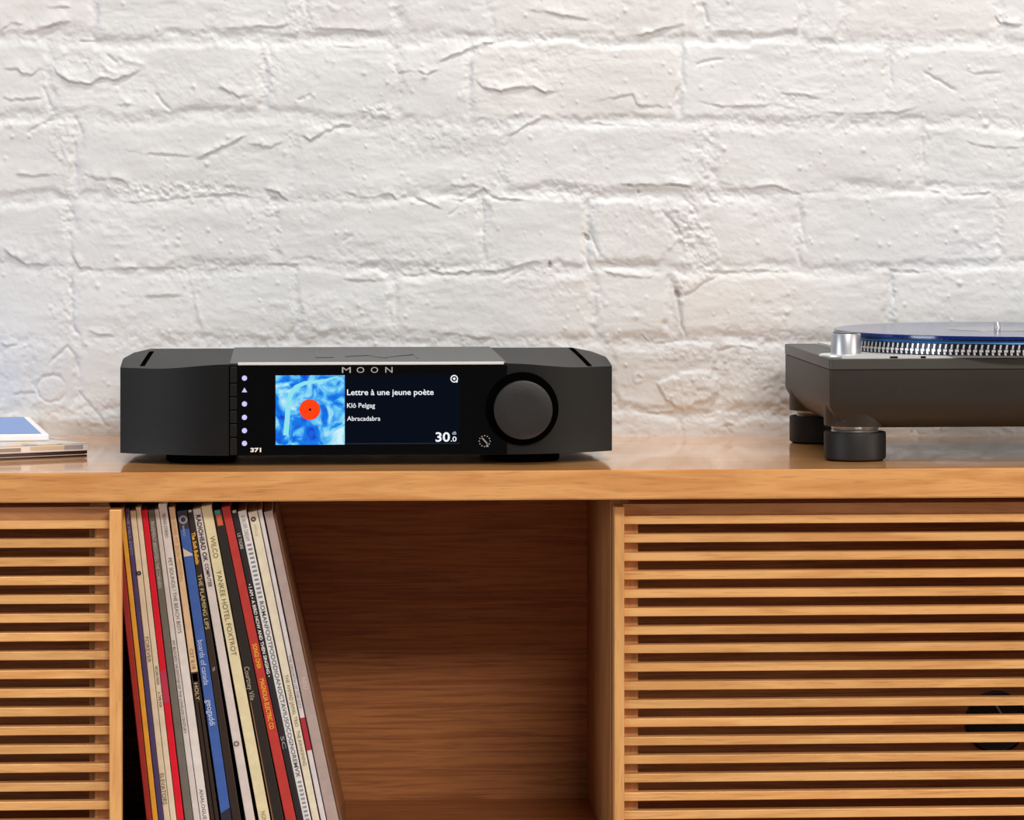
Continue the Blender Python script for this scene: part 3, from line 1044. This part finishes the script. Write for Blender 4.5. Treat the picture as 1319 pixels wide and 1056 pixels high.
HW = (SX(789.5) - SX(155.5)) / 2 * (3.71 / 3.67)
xl = SX(296.0); xr = SX(653.0)
cx = SP.x
Z0 = SZ(586.3); Z1 = SZ(468.6)
x_lo = cx - HW; x_hi = cx + HW
NXc = 96


def front_y(x):
    if x < xl: t = (xl - x) / (xl - x_lo)
    elif x > xr: t = (x - xr) / (x_hi - xr)
    else: return 0.0
    return 0.043 * t ** 1.75


def back_y(x):
    m = min(x - x_lo, x_hi - x)
    if m < 0.006:
        return 0.12 + (0.225 - 0.12) * m / 0.006
    return 0.225 + (0.303 - 0.225) * min((m - 0.006) / 0.0145, 1.0)


def drop(x):
    if x < xl: t = (xl - x) / 0.075
    elif x > xr: t = (x - xr) / 0.075
    else: return 0.0
    t = min(t, 1.0)
    return 0.0052 * t * t * (3 - 2 * t)


bm = bmesh.new()
cols = sorted(set([x_lo + (x_hi - x_lo) * i / NXc for i in range(NXc + 1)] + [x_lo + 0.003, x_lo + 0.006, x_lo + 0.0205, x_hi - 0.003, x_hi - 0.006, x_hi - 0.0205]))
rows = [0, 0.012, 0.04, 0.1, 0.22, 0.4, 0.6, 0.8, 0.95, 1.0]
top = []; bot = []
for x in cols:
    yf = front_y(x); yb = back_y(x)
    # rounded front corners
    m = min(x - x_lo, x_hi - x)
    ct = []
    cb = []
    for t in rows:
        y = YF + yf + (yb - yf) * t
        ct.append(bm.verts.new((x, y, Z1 - drop(x) * (1 - t) ** 1.6)))
        cb.append(bm.verts.new((x, y, Z0)))
    top.append(ct); bot.append(cb)
for i in range(len(cols) - 1):
    for j in range(len(rows) - 1):
        bm.faces.new((top[i][j], top[i + 1][j], top[i + 1][j + 1], top[i][j + 1]))
        bm.faces.new((bot[i][j], bot[i][j + 1], bot[i + 1][j + 1], bot[i + 1][j]))
    bm.faces.new((bot[i][0], bot[i + 1][0], top[i + 1][0], top[i][0]))
    bm.faces.new((bot[i + 1][-1], bot[i][-1], top[i][-1], top[i + 1][-1]))
for i in (0, len(cols) - 1):
    for j in range(len(rows) - 1):
        f = (bot[i][j], top[i][j], top[i][j + 1], bot[i][j + 1])
        bm.faces.new(f if i == 0 else tuple(reversed(f)))
hs = bm_obj('housing', bm, dark, st, True)
md = hs.modifiers.new('bevel', 'BEVEL'); md.width = 0.0014; md.segments = 2; md.limit_method = 'ANGLE'; md.angle_limit = math.radians(50)
# cover plate on top with its front edge highlight painted as a pale strip
box('cover_plate', xl, xr, YF + 0.0005, YF + 0.302, Z1 - 0.0006, Z1 + 0.0011, dark_top, st, 0.0005)
box('plate_highlight', SX(306.5), xr - 0.003, YF - 0.0016, YF + 0.0010, Z1 - 0.0009, Z1 + 0.0018, plain('highlight_grey', (205, 205, 205), 0.5, 0.0), st, 0.0005, 2)
# raised crest lines on the cover plate
bm = bmesh.new()
for pts in ([(404, 456), (407, 461), (430, 460.5)], [(445, 459.5), (475, 458), (485, 460), (497, 461.5)], [(497, 461), (510, 459), (533, 457), (538, 462)]):
    add_tube(bm, [Wz(a, b, Z1 - ZC + 0.0011) for a, b in pts], 0.0007, 6)
bm_obj('cover_crest', bm, dark_top, st, True)
# vent slots near the flanks
for (a, b) in (((183.5, 465.5), (195.5, 452.5)), ((735.5, 448.5), (759.5, 465.0))):
    p = Wz(a[0], a[1], Z1 - ZC); q = Wz(b[0], b[1], Z1 - ZC)
    bm = bmesh.new()
    hwid = 0.0023
    n = 9
    loopT = []; loopB = []
    sp = p if p.y < q.y else q
    ep = q if p.y < q.y else p
    for s_ in (-1, 1):
        rng = range(n) if s_ < 0 else range(n - 1, -1, -1)
        for k in rng:
            c = sp + (ep - sp) * (k / (n - 1))
            yy = c.y - YF
            x = c.x
            t = (yy - front_y(x)) / (back_y(x) - front_y(x))
            zt = Z1 - drop(x) * (1 - max(0, min(1, t))) ** 1.6
            loopT.append((x + s_ * hwid, c.y, zt + 0.0005)); loopB.append((x + s_ * hwid, c.y, zt - 0.004))
    add_loops(bm, [loopB, loopT])
    v = bm_obj('vent_slot', bm, black, st)
# front glass
gx0, gx1 = SX(306.0), SX(653.0)
box('front_glass', gx0, gx1, YF - 0.0010, YF + 0.002, SZ(586.0), SZ(470.6), glass, st, 0.0003)
# row of buttons
by = [471.2, 493, 510.3, 527.7, 545, 562.8, 585.8]
box('button_backing', SX(294.8), SX(306.0), YF - 0.0002, YF + 0.003, SZ(586.0), SZ(470.8), black, st)
for k in range(6):
    box('button', SX(296.4), SX(305.4), YF - 0.0012, YF + 0.001, SZ(by[k + 1] - 0.7), SZ(by[k] + 0.7), dark, st, 0.0004)
# status lights
led = emit('status_light', (206, 204, 255), 1.0)
for k, py in enumerate([486.3, 502.5, 519.5, 536.8, 553.8, 570.2]):
    bm = bmesh.new()
    n = 3 if k == 1 else 14
    rr = 0.0029 if k == 1 else 0.0025
    c = Vector((SX(314.9), 0, SZ(py)))
    lo = []
    for y in (YF - 0.0016, YF - 0.0008):
        lo.append([(c.x + rr * math.sin(2 * math.pi * i / n), y, c.z + rr * math.cos(2 * math.pi * i / n)) for i in range(n)])
    add_loops(bm, lo)
    bm_obj('status_light', bm, led, st)


def flat(name, x0, x1, y0, y1, depth, mat, parent):
    return box(name, SX(x0), SX(x1), YF - depth, YF - depth + 0.0006, SZ(y1), SZ(y0), mat, parent)


disp = flat('display', 355, 592.5, 483, 572.3, 0.0014, emit('display_navy', (6, 12, 24), 1.0), st)
# abstract blue cover picture
m, nt, b = nodes_of('cover_art')
tc = nt.nodes.new('ShaderNodeTexCoord')
n1 = nt.nodes.new('ShaderNodeTexNoise'); n1.inputs['Scale'].default_value = 55; n1.inputs['Detail'].default_value = 6; n1.inputs['Distortion'].default_value = 1.2
nt.links.new(tc.outputs['Object'], n1.inputs['Vector'])
rp = nt.nodes.new('ShaderNodeValToRGB')
els = rp.color_ramp.elements
els[0].position = 0.30; els[0].color = lin((24, 60, 206))
els[1].position = 0.72; els[1].color = lin((210, 246, 255))
e = els.new(0.47); e.color = lin((24, 132, 242))
e = els.new(0.57); e.color = lin((110, 206, 250))
nt.links.new(n1.outputs[0], rp.inputs[0])
b.inputs['Base Color'].default_value = (0, 0, 0, 1)
b.inputs['Specular IOR Level'].default_value = 0.04
nt.links.new(rp.outputs[0], b.inputs['Emission Color'])
b.inputs['Emission Strength'].default_value = 0.95
art = flat('cover_picture', 355, 444, 483, 572.3, 0.0017, m, disp)


def disc_front(name, px, py, rpx, depth, mat, parent, n=36, inner=0.0):
    r_ = rpx * (SX(500) - SX(400)) / 100
    x = SX(px); z = SZ(py)
    bm = bmesh.new()
    f = lambda rr, y: [(x + rr * math.cos(2 * math.pi * i / n), y, z + rr * math.sin(2 * math.pi * i / n)) for i in range(n)]
    if inner > 0:
        lo = [f(r_ * inner, YF - depth), f(r_, YF - depth), f(r_, YF - depth + 0.0004), f(r_ * inner, YF - depth + 0.0004)]
        add_loops(bm, lo, cap=False)
        # close the inner side
    else:
        add_loops(bm, [f(r_, YF - depth), f(r_, YF - depth + 0.0004)])
    return bm_obj(name, bm, mat, parent)


# pale stroke and orange disc of the cover picture
bm = bmesh.new()
k = 0.00001
path = [(368, 560), (370, 540), (371, 522), (374, 508), (381, 498), (392, 493), (408, 491), (420, 489), (436, 484.5)]
lo = []
wid = [7, 6.5, 6, 6, 5.5, 5, 4, 3, 1.5]
L1 = []; L2 = []
for i, (a, c) in enumerate(path):
    t = Vector((path[min(i + 1, 8)][0] - path[max(i - 1, 0)][0], path[min(i + 1, 8)][1] - path[max(i - 1, 0)][1])).normalized()
    L1.append(bm.verts.new((SX(a - t.y * wid[i] / 2), YF - 0.0019, SZ(c + t.x * wid[i] / 2))))
    L2.append(bm.verts.new((SX(a + t.y * wid[i] / 2), YF - 0.0019, SZ(c - t.x * wid[i] / 2))))
for i in range(8):
    bm.faces.new((L1[i], L1[i + 1], L2[i + 1], L2[i]))
bm_obj('picture_stroke', bm, emit('art_pale', (150, 238, 248), 0.9), disp)
disc_front('picture_disc', 399, 527, 13.4, 0.0023, emit('art_orange', (255, 66, 20), 1.0), disp, 40)
disc_front('picture_dot', 399.3, 527, 1.6, 0.0026, emit('art_dot', (20, 10, 40), 1.0), disp, 12)
txt = emit('display_text', (244, 246, 252), 1.0)
grey_t = emit('display_text_grey', (190, 196, 206), 1.0)
UX = Vector((1, 0, 0)); UZ = Vector((0, 0, 1))
mpx = (SX(500) - SX(400)) / 100


def dtext(body, x0, x1, base, cap, mat=None, bold=0.02, parent=None, name='display_text', depth=0.0016, spacing=1.0, thick=0.0):
    text_obj(name, body, Vector((SX(x0), YF - depth, SZ(base))), UX, UZ, SX(x1) - SX(x0), cap * mpx, mat or txt, parent or disp, bold, spacing, thick)


dtext('Lettre à une jeune poète', 447, 558.5, 508.6, 7.6, bold=0.012)
dtext('Klô Pelgag', 447, 483, 524.8, 6.2, bold=0.006)
dtext('Abracadabra', 447, 489.8, 541.6, 6.0, bold=0.006)
dtext('30', 561, 579.5, 568.8, 12.2, bold=0.02)
dtext('.0', 580.4, 588, 568.8, 6.6, bold=0.012)
dtext('dB', 582.4, 587.6, 560.0, 4.0, grey_t, bold=0.01)
disc_front('display_icon', 585, 488, 4.9, 0.0018, txt, disp, 24, 0.72)
disc_front('display_icon', 585, 488, 1.7, 0.0018, txt, disp, 12)
disc_front('display_icon', 588.3, 491.6, 1.3, 0.0019, txt, disp, 10)
box('display_rule', SX(444), SX(592), YF - 0.0016, YF - 0.0012, SZ(571.8), SZ(570.6), emit('display_line', (36, 42, 56), 1.0), disp)
silver = plain('silver_print', (205, 205, 205), 0.35, 0.6)
for ch, a, c in (('M', 440.4, 451.8), ('O', 459.4, 469.2), ('O', 477.6, 487.0), ('N', 496.2, 505.6)):
    text_obj('brand_letter', ch, Vector((SX(a), YF - 0.0011, SZ(480.0))), UX, UZ, SX(c) - SX(a), 7.4 * mpx, silver, st, 0.0, 1.0, 0.0003, use_bounds=True)
dtext('371', 322.6, 336.4, 581.2, 5.2, plain('white_print', (225, 225, 222), 0.5), 0.04, st, 'model_number', 0.0012)
# standby emblem: ring of small marks around a slanted bar
bm = bmesh.new()
ec = (SX(624.2), SZ(568.6))
for k in range(12):
    a = 2 * math.pi * k / 12
    x = ec[0] + 0.0052 * math.cos(a); z = ec[1] + 0.0052 * math.sin(a)
    s_ = 0.00055 if k != 10 else 0.0010
    add_box(bm, x - s_, x + s_, YF - 0.0013, YF - 0.0009, z - s_, z + s_)
lo = [(ec[0] - 0.0031, ec[1] + 0.0028), (ec[0] - 0.0018, ec[1] + 0.0034), (ec[0] + 0.0031, ec[1] - 0.0022), (ec[0] + 0.0022, ec[1] - 0.0030)]
add_loops(bm, [[(x, YF - 0.0013, z) for x, z in lo], [(x, YF - 0.0009, z) for x, z in lo]])
bm_obj('standby_emblem', bm, plain('emblem_grey', (140, 140, 140), 0.4), st)
# knob and its black surround
kx, kz = SX(672.4), SZ(527.0)
bm = bmesh.new()
add_disc_y(bm, kx, kz, [(0.0352, YF + 0.02), (0.0352, YF - 0.0012), (0.0346, YF - 0.0018)], 64)
bm_obj('knob_surround', bm, black, st, True)
bm = bmesh.new()
kx2, kz2 = W(674.0, 528.2, YF - 0.012).x, W(674, 528.2, YF - 0.012).z
add_disc_y(bm, kx2, kz2, [(0.0280, YF - 0.001), (0.0283, YF - 0.0110), (0.0279, YF - 0.0120), (0.0266, YF - 0.0124), (0.015, YF - 0.0126), (0.004, YF - 0.0127)], 64)
bm_obj('volume_knob', bm, plain('knob_dark', (30, 29, 31), 0.42, 0.0, 0.45, noise=0.12, nscale=1200, bump=0.25, bscale=1800), st, True)
# feet
for fx in (SX(257), SX(681)):
    for fy in (YF + 0.056, YF + 0.25):
        bm = bmesh.new()
        add_lathe(bm, fx, fy, [(0.031, ZC), (0.0335, ZC + 0.002), (0.0335, Z0 + 0.0004)], 40)
        bm_obj('foot', bm, black, st, True)

# ------------------------------------------------------------------ turntable
TH0 = 0.1006
fl_ = Wz(1068.5, 462.0, TH0)
bl_ = Wz(1001.5, 439.6, TH0)
rot = -math.atan2(bl_.x - fl_.x, bl_.y - fl_.y)
tt = empty('turntable', (fl_.x, fl_.y, ZC), rot)
tag(tt, 'dark grey direct drive turntable with silver strobe ring on round black feet', 'turntable')
TW, TD = 0.453, 0.296
tdark = plain('plinth_dark', (38, 33, 29), 0.50, 0.0, 0.35, noise=0.12, nscale=700, bump=0.2, bscale=1500)
tplate = plain('plinth_plate', (58, 56, 52), 0.45, 0.0, 0.5, noise=0.08, nscale=700)
alu = plain('brushed_aluminium', (186, 186, 192), 0.36, 0.8, 0.5)
alu_w = plain('pale_aluminium', (226, 226, 226), 0.35, 0.55, 0.5)


def rrect(x0, x1, y0, y1, r, z, n=5):
    out = []
    for (cx_, cy_, a0) in ((x1 - r, y0 + r, -90), (x1 - r, y1 - r, 0), (x0 + r, y1 - r, 90), (x0 + r, y0 + r, 180)):
        for k in range(n + 1):
            a = math.radians(a0 + 90 * k / n)
            out.append((cx_ + r * math.cos(a), cy_ + r * math.sin(a), z))
    return out


def tloops(name, specs, mat, r0=0.003, smooth=True, parent=None):
    bm = bmesh.new()
    add_loops(bm, [rrect(i, TW - i, i, TD - i, max(r0 - i * 0.0, 0.0015), z) for (i, z) in specs])
    return bm_obj(name, bm, mat, parent or tt, smooth, rel=False)


tloops('plinth', [(0.032, 0.0318), (0.0175, 0.0340), (0.0125, 0.0375), (0.0080, 0.0425), (0.0038, 0.0485), (0.0010, 0.0540), (0.0004, 0.0565), (0.0004, 0.0895), (0.0014, 0.0900)], tdark)
tloops('top_plate', [(0.0012, 0.0899), (0.0, 0.0904), (0.0, 0.1000), (0.0006, TH0)], tplate)
# pale trim slab under the platter
bm = bmesh.new()
ol = [(0.0128, 0.0030), (TW - 0.004, 0.0030), (TW - 0.004, TD - 0.02), (0.032, TD - 0.02), (0.040, 0.06), (0.026, 0.028), (0.0128, 0.018)]
add_loops(bm, [[(x, y, TH0) for x, y in ol], [(x, y, TH0 + 0.0026) for x, y in ol]])
bm_obj('trim_slab', bm, alu_w, tt, rel=False)
for x in (0.0595, 0.0895, 0.30):
    box('trim_notch', x, x + (0.0075 if x < 0.06 else 0.005), 0.0026, 0.0040, TH0 + 0.0002, TH0 + 0.0019, black, tt, rel=False)
# feet with their mounts
for (fx, fy) in ((0.0306, 0.0352), (TW - 0.0306, 0.0352), (0.0306, TD - 0.034), (TW - 0.0306, TD - 0.034)):
    bm = bmesh.new()
    add_lathe(bm, fx, fy, [(0.0300, 0.0340), (0.0302, 0.0345), (0.0302, 0.060)], 48)
    bm_obj('foot_mount', bm, tdark, tt, True, rel=False)
    bm = bmesh.new()
    add_lathe(bm, fx, fy, [(0.0268, 0.0), (0.0285, 0.0014), (0.0300, 0.0022), (0.0302, 0.0040), (0.0302, 0.0255), (0.0296, 0.0278), (0.0255, 0.0284)], 120, teeth=1, tdepth=0.0004)
    f = bm_obj('foot', bm, plain('foot_black', (12, 12, 13), 0.55, 0.0, 0.4), tt, True, rel=False)
    bm = bmesh.new()
    add_lathe(bm, fx, fy, [(0.0235, 0.0280), (0.0225, 0.0300), (0.0235, 0.0342)], 40)
    bm_obj('foot_collar', bm, plain('collar_chrome', (150, 150, 152), 0.28, 0.7), f, True, rel=False)


def to_local(p):
    return (Matrix.Rotation(-rot, 3, 'Z') @ (p - tt.location))


# power dial / strobe pod on the corner
pp = to_local(Wz(1089.5, 455.0, TH0 + 0.0026))
bm = bmesh.new()
add_lathe(bm, pp.x, pp.y, [(0.0146, TH0), (0.0146, TH0 + 0.0212), (0.0143, TH0 + 0.0219), (0.0136, TH0 + 0.0223)], 48)
pod = bm_obj('strobe_pod', bm, alu, tt, True, rel=False)
bm = bmesh.new()
add_lathe(bm, pp.x, pp.y, [(0.0130, TH0 + 0.0222), (0.0126, TH0 + 0.0232)], 40)
bm_obj('pod_cap', bm, plain('pod_cap_dark', (40, 40, 46), 0.3, 0.2), pod, True, rel=False)
bm = bmesh.new()
add_lathe(bm, pp.x, pp.y, [(0.0262, TH0), (0.0262, TH0 + 0.0014), (0.0250, TH0 + 0.0020)], 48)
bm_obj('pod_ring', bm, alu_w, pod, True, rel=False)
# platter
RT = 0.1224
cp = Wz(1284.5, 423.6, RT)
pc = to_local(cp)
bm = bmesh.new()
zb = TH0 + 0.0030
add_lathe(bm, pc.x, pc.y, [(0.150, zb - 0.0006), (0.1578, zb), (0.1582, zb + 0.0005), (0.1582, 0.1145), (0.1570, 0.1150), (0.1570, 0.1186), (0.150, 0.1188)], 160)
pl = bm_obj('platter', bm, plain('platter_side', (26, 28, 44), 0.3, 0.5), tt, True, rel=False)
bm = bmesh.new()
add_lathe(bm, pc.x, pc.y, [(0.1570, 0.1146), (0.1586, 0.1149), (0.1580, 0.1168), (0.1560, 0.1186)], 160, cap=False)
bm_obj('platter_lip', bm, plain('platter_blue', (64, 132, 200), 0.3, 0.2), pl, True, rel=False)
NT = 168
bm = bmesh.new()
for k in range(NT):
    a0 = 2 * math.pi * k / NT
    for (z0, z1, wd, sk, pr) in ((0.1097, 0.1141, 0.30, 0.22, 0.0006), (0.1068, 0.1092, 0.62, 0.05, 0.0010), (0.1040, 0.1064, 0.34, -0.10, 0.0006)):
        da = 2 * math.pi / NT * wd / 2
        sft = 2 * math.pi / NT * sk
        ang = [a0 - da + sft * 0.4, a0 + da + sft * 0.4, a0 + da + sft, a0 - da + sft]
        zz = [z0, z0, z1, z1]
        out = [bm.verts.new((pc.x + (0.1582 + pr) * math.cos(a), pc.y + (0.1582 + pr) * math.sin(a), z)) for a, z in zip(ang, zz)]
        inn = [bm.verts.new((pc.x + 0.1579 * math.cos(a), pc.y + 0.1579 * math.sin(a), z)) for a, z in zip(ang, zz)]
        bm.faces.new(out)
        for i in range(4):
            bm.faces.new((inn[i], inn[(i + 1) % 4], out[(i + 1) % 4], out[i]))
sd = bm_obj('strobe_dots', bm, alu_w, pl, rel=False)
sd['kind'] = 'stuff'
bm = bmesh.new()
add_lathe(bm, pc.x, pc.y, [(0.0034, RT - 0.004), (0.0034, RT + 0.0058), (0.0027, RT + 0.0072), (0.0012, RT + 0.0077)], 24)
bm_obj('spindle', bm, alu, tt, True, rel=False)
# the arm and controls on the far side
bm = bmesh.new()
ax, ay = TW - 0.075, TD - 0.095
add_lathe(bm, ax, ay, [(0.040, TH0 + 0.0026), (0.040, TH0 + 0.014), (0.034, TH0 + 0.018), (0.017, TH0 + 0.019), (0.016, TH0 + 0.042)], 48)
arm = bm_obj('tonearm_base', bm, alu, tt, True, rel=False)
bm = bmesh.new()
add_tube(bm, [(ax, ay + 0.05, TH0 + 0.036), (ax, ay, TH0 + 0.036), (ax + 0.004, ay - 0.08, TH0 + 0.036), (ax + 0.012, ay - 0.14, TH0 + 0.034), (ax + 0.008, ay - 0.20, TH0 + 0.030)], 0.0045, 12)
bm_obj('tonearm', bm, alu, tt, True, rel=False)
bm = bmesh.new()
add_box(bm, ax - 0.001, ax + 0.017, ay - 0.225, ay - 0.195, TH0 + 0.024, TH0 + 0.033, 0.001)
bm_obj('headshell', bm, black, tt, rel=False)
bm = bmesh.new()
loops = [[(ax + r_ * math.cos(2 * math.pi * i / 24), y, TH0 + 0.036 + r_ * math.sin(2 * math.pi * i / 24)) for i in range(24)] for r_, y in ((0.016, ay + 0.045), (0.017, ay + 0.05), (0.017, ay + 0.068), (0.015, ay + 0.072))]
add_loops(bm, loops)
bm_obj('counterweight', bm, alu, tt, True, rel=False)
box('pitch_slider', TW - 0.040, TW - 0.018, 0.02, 0.14, TH0 + 0.0026, TH0 + 0.0036, black, tt, rel=False)
# the record lying on the platter
rec = empty('vinyl_record', (cp.x, cp.y, ZC + RT - 0.0036))
tag(rec, 'glossy dark blue vinyl record lying on the turntable platter', 'record')
bm = bmesh.new()
add_lathe(bm, cp.x, cp.y, [(0.156, ZC + RT - 0.0036), (0.1630, ZC + RT - 0.0035), (0.1637, ZC + RT - 0.0030), (0.1637, ZC + RT - 0.0006), (0.1631, ZC + RT), (0.052, ZC + RT), (0.0036, ZC + RT)], 200)
m, nt, b = nodes_of('blue_vinyl')
b.inputs['Base Color'].default_value = lin((10, 30, 100))
b.inputs['Roughness'].default_value = 0.12
b.inputs['Specular IOR Level'].default_value = 0.5
tc = nt.nodes.new('ShaderNodeTexCoord')
wv = nt.nodes.new('ShaderNodeTexWave'); wv.wave_type = 'RINGS'; wv.rings_direction = 'Z'; wv.inputs['Scale'].default_value = 400
nt.links.new(tc.outputs['Object'], wv.inputs['Vector'])
bp = nt.nodes.new('ShaderNodeBump'); bp.inputs['Strength'].default_value = 0.04; bp.inputs['Distance'].default_value = 0.0002
nt.links.new(wv.outputs[0], bp.inputs['Height']); nt.links.new(bp.outputs[0], b.inputs['Normal'])
bm_obj('disc', bm, m, rec, True)
bm = bmesh.new()
add_lathe(bm, cp.x, cp.y, [(0.0500, ZC + RT - 0.0001), (0.0498, ZC + RT + 0.0002), (0.0037, ZC + RT + 0.0002)], 64)
bm_obj('centre_label', bm, plain('record_label', (96, 96, 104), 0.14, 0, 0.5), rec)

# ------------------------------------------------------------------ booklets at the left end
def slab(name, parent_loc, rz, w, d, z0, z1, mat, parent, ox=0.0, oy=0.0, bevel=0.0004):
    """slab whose front right corner sits at the parent's origin"""
    bm = bmesh.new()
    add_box(bm, -w + ox, ox, oy, d + oy, z0, z1, bevel)
    return bm_obj(name, bm, mat, parent, rel=False)


c1 = Wz(112.5, 587.5, 0.0)
maroon = plain('maroon_cover', (52, 22, 28), 0.35)
paper = plain('magazine_paper', (214, 202, 188), 0.6, noise=0.06, nscale=60)
e1 = empty('thin_magazine', (c1.x, c1.y, ZC), math.radians(27))
tag(e1, 'thin dark maroon magazine lying flat at the bottom of the little pile', 'magazine')
slab('back_cover', None, 0, 0.21, 0.17, 0.0001, 0.0016, maroon, e1)
slab('pages', None, 0, 0.2085, 0.168, 0.0016, 0.0026, paper, e1, -0.0030, 0.0010, 0)
slab('front_cover', None, 0, 0.21, 0.17, 0.0026, 0.0058, maroon, e1)
c2 = Wz(114.0, 580.0, 0.0059)
e2 = empty('printed_magazine', (c2.x, c2.y, ZC + 0.0059), math.radians(27))
tag(e2, 'pale magazine with a grey and beige printed cover, middle of the little pile', 'magazine')
slab('pages', None, 0, 0.20, 0.17, 0.0, 0.0070, plain('pages_white', (226, 218, 214), 0.6), e2)
m, nt, b = nodes_of('printed_cover')
tc = nt.nodes.new('ShaderNodeTexCoord')
mp = nt.nodes.new('ShaderNodeMapping'); mp.inputs['Scale'].default_value = (26, 12, 1)
nt.links.new(tc.outputs['Object'], mp.inputs[0])
n1 = nt.nodes.new('ShaderNodeTexNoise'); n1.inputs['Scale'].default_value = 1.0; n1.inputs['Detail'].default_value = 1
nt.links.new(mp.outputs[0], n1.inputs['Vector'])
rp = nt.nodes.new('ShaderNodeValToRGB'); rp.color_ramp.interpolation = 'CONSTANT'
rp.color_ramp.elements[0].color = lin((150, 146, 152)); rp.color_ramp.elements[1].position = 0.46
rp.color_ramp.elements[1].color = lin((214, 190, 156))
q_ = rp.color_ramp.elements.new(0.56); q_.color = lin((206, 200, 196))
nt.links.new(n1.outputs[0], rp.inputs[0]); nt.links.new(rp.outputs[0], b.inputs['Base Color'])
b.inputs['Roughness'].default_value = 0.3
slab('cover', None, 0, 0.2006, 0.1706, 0.0070, 0.0078, m, e2, 0.0003, -0.0003)
sp_ = slab('cover_print', None, 0, 0.020, 0.0004, 0.0018, 0.0060, plain('print_grey', (150, 148, 152), 0.5), e2, -0.006, -0.0004, 0)
sp_ = slab('cover_print', None, 0, 0.036, 0.0004, 0.0026, 0.0058, plain('print_beige', (206, 186, 156), 0.5), e2, -0.026, -0.0004, 0)
sp_ = slab('cover_print', None, 0, 0.090, 0.0004, 0.0016, 0.0052, plain('print_taupe', (150, 132, 118), 0.5), e2, -0.072, -0.0004, 0)
c3 = Wz(63.5, 568.0, 0.0138)
e3 = empty('blue_booklet', (c3.x, c3.y, ZC + 0.0138), math.radians(8))
tag(e3, 'white edged booklet with a plain blue cover on top of the little pile', 'booklet')
white = plain('booklet_white', (238, 236, 236), 0.45)
slab('body', None, 0, 0.19, 0.255, 0.0, 0.0070, white, e3, bevel=0.0014)
slab('cover_panel', None, 0, 0.18, 0.244, 0.0070, 0.0074, plain('booklet_blue', (112, 146, 206), 0.4), e3, -0.0075, 0.004, 0.0001)
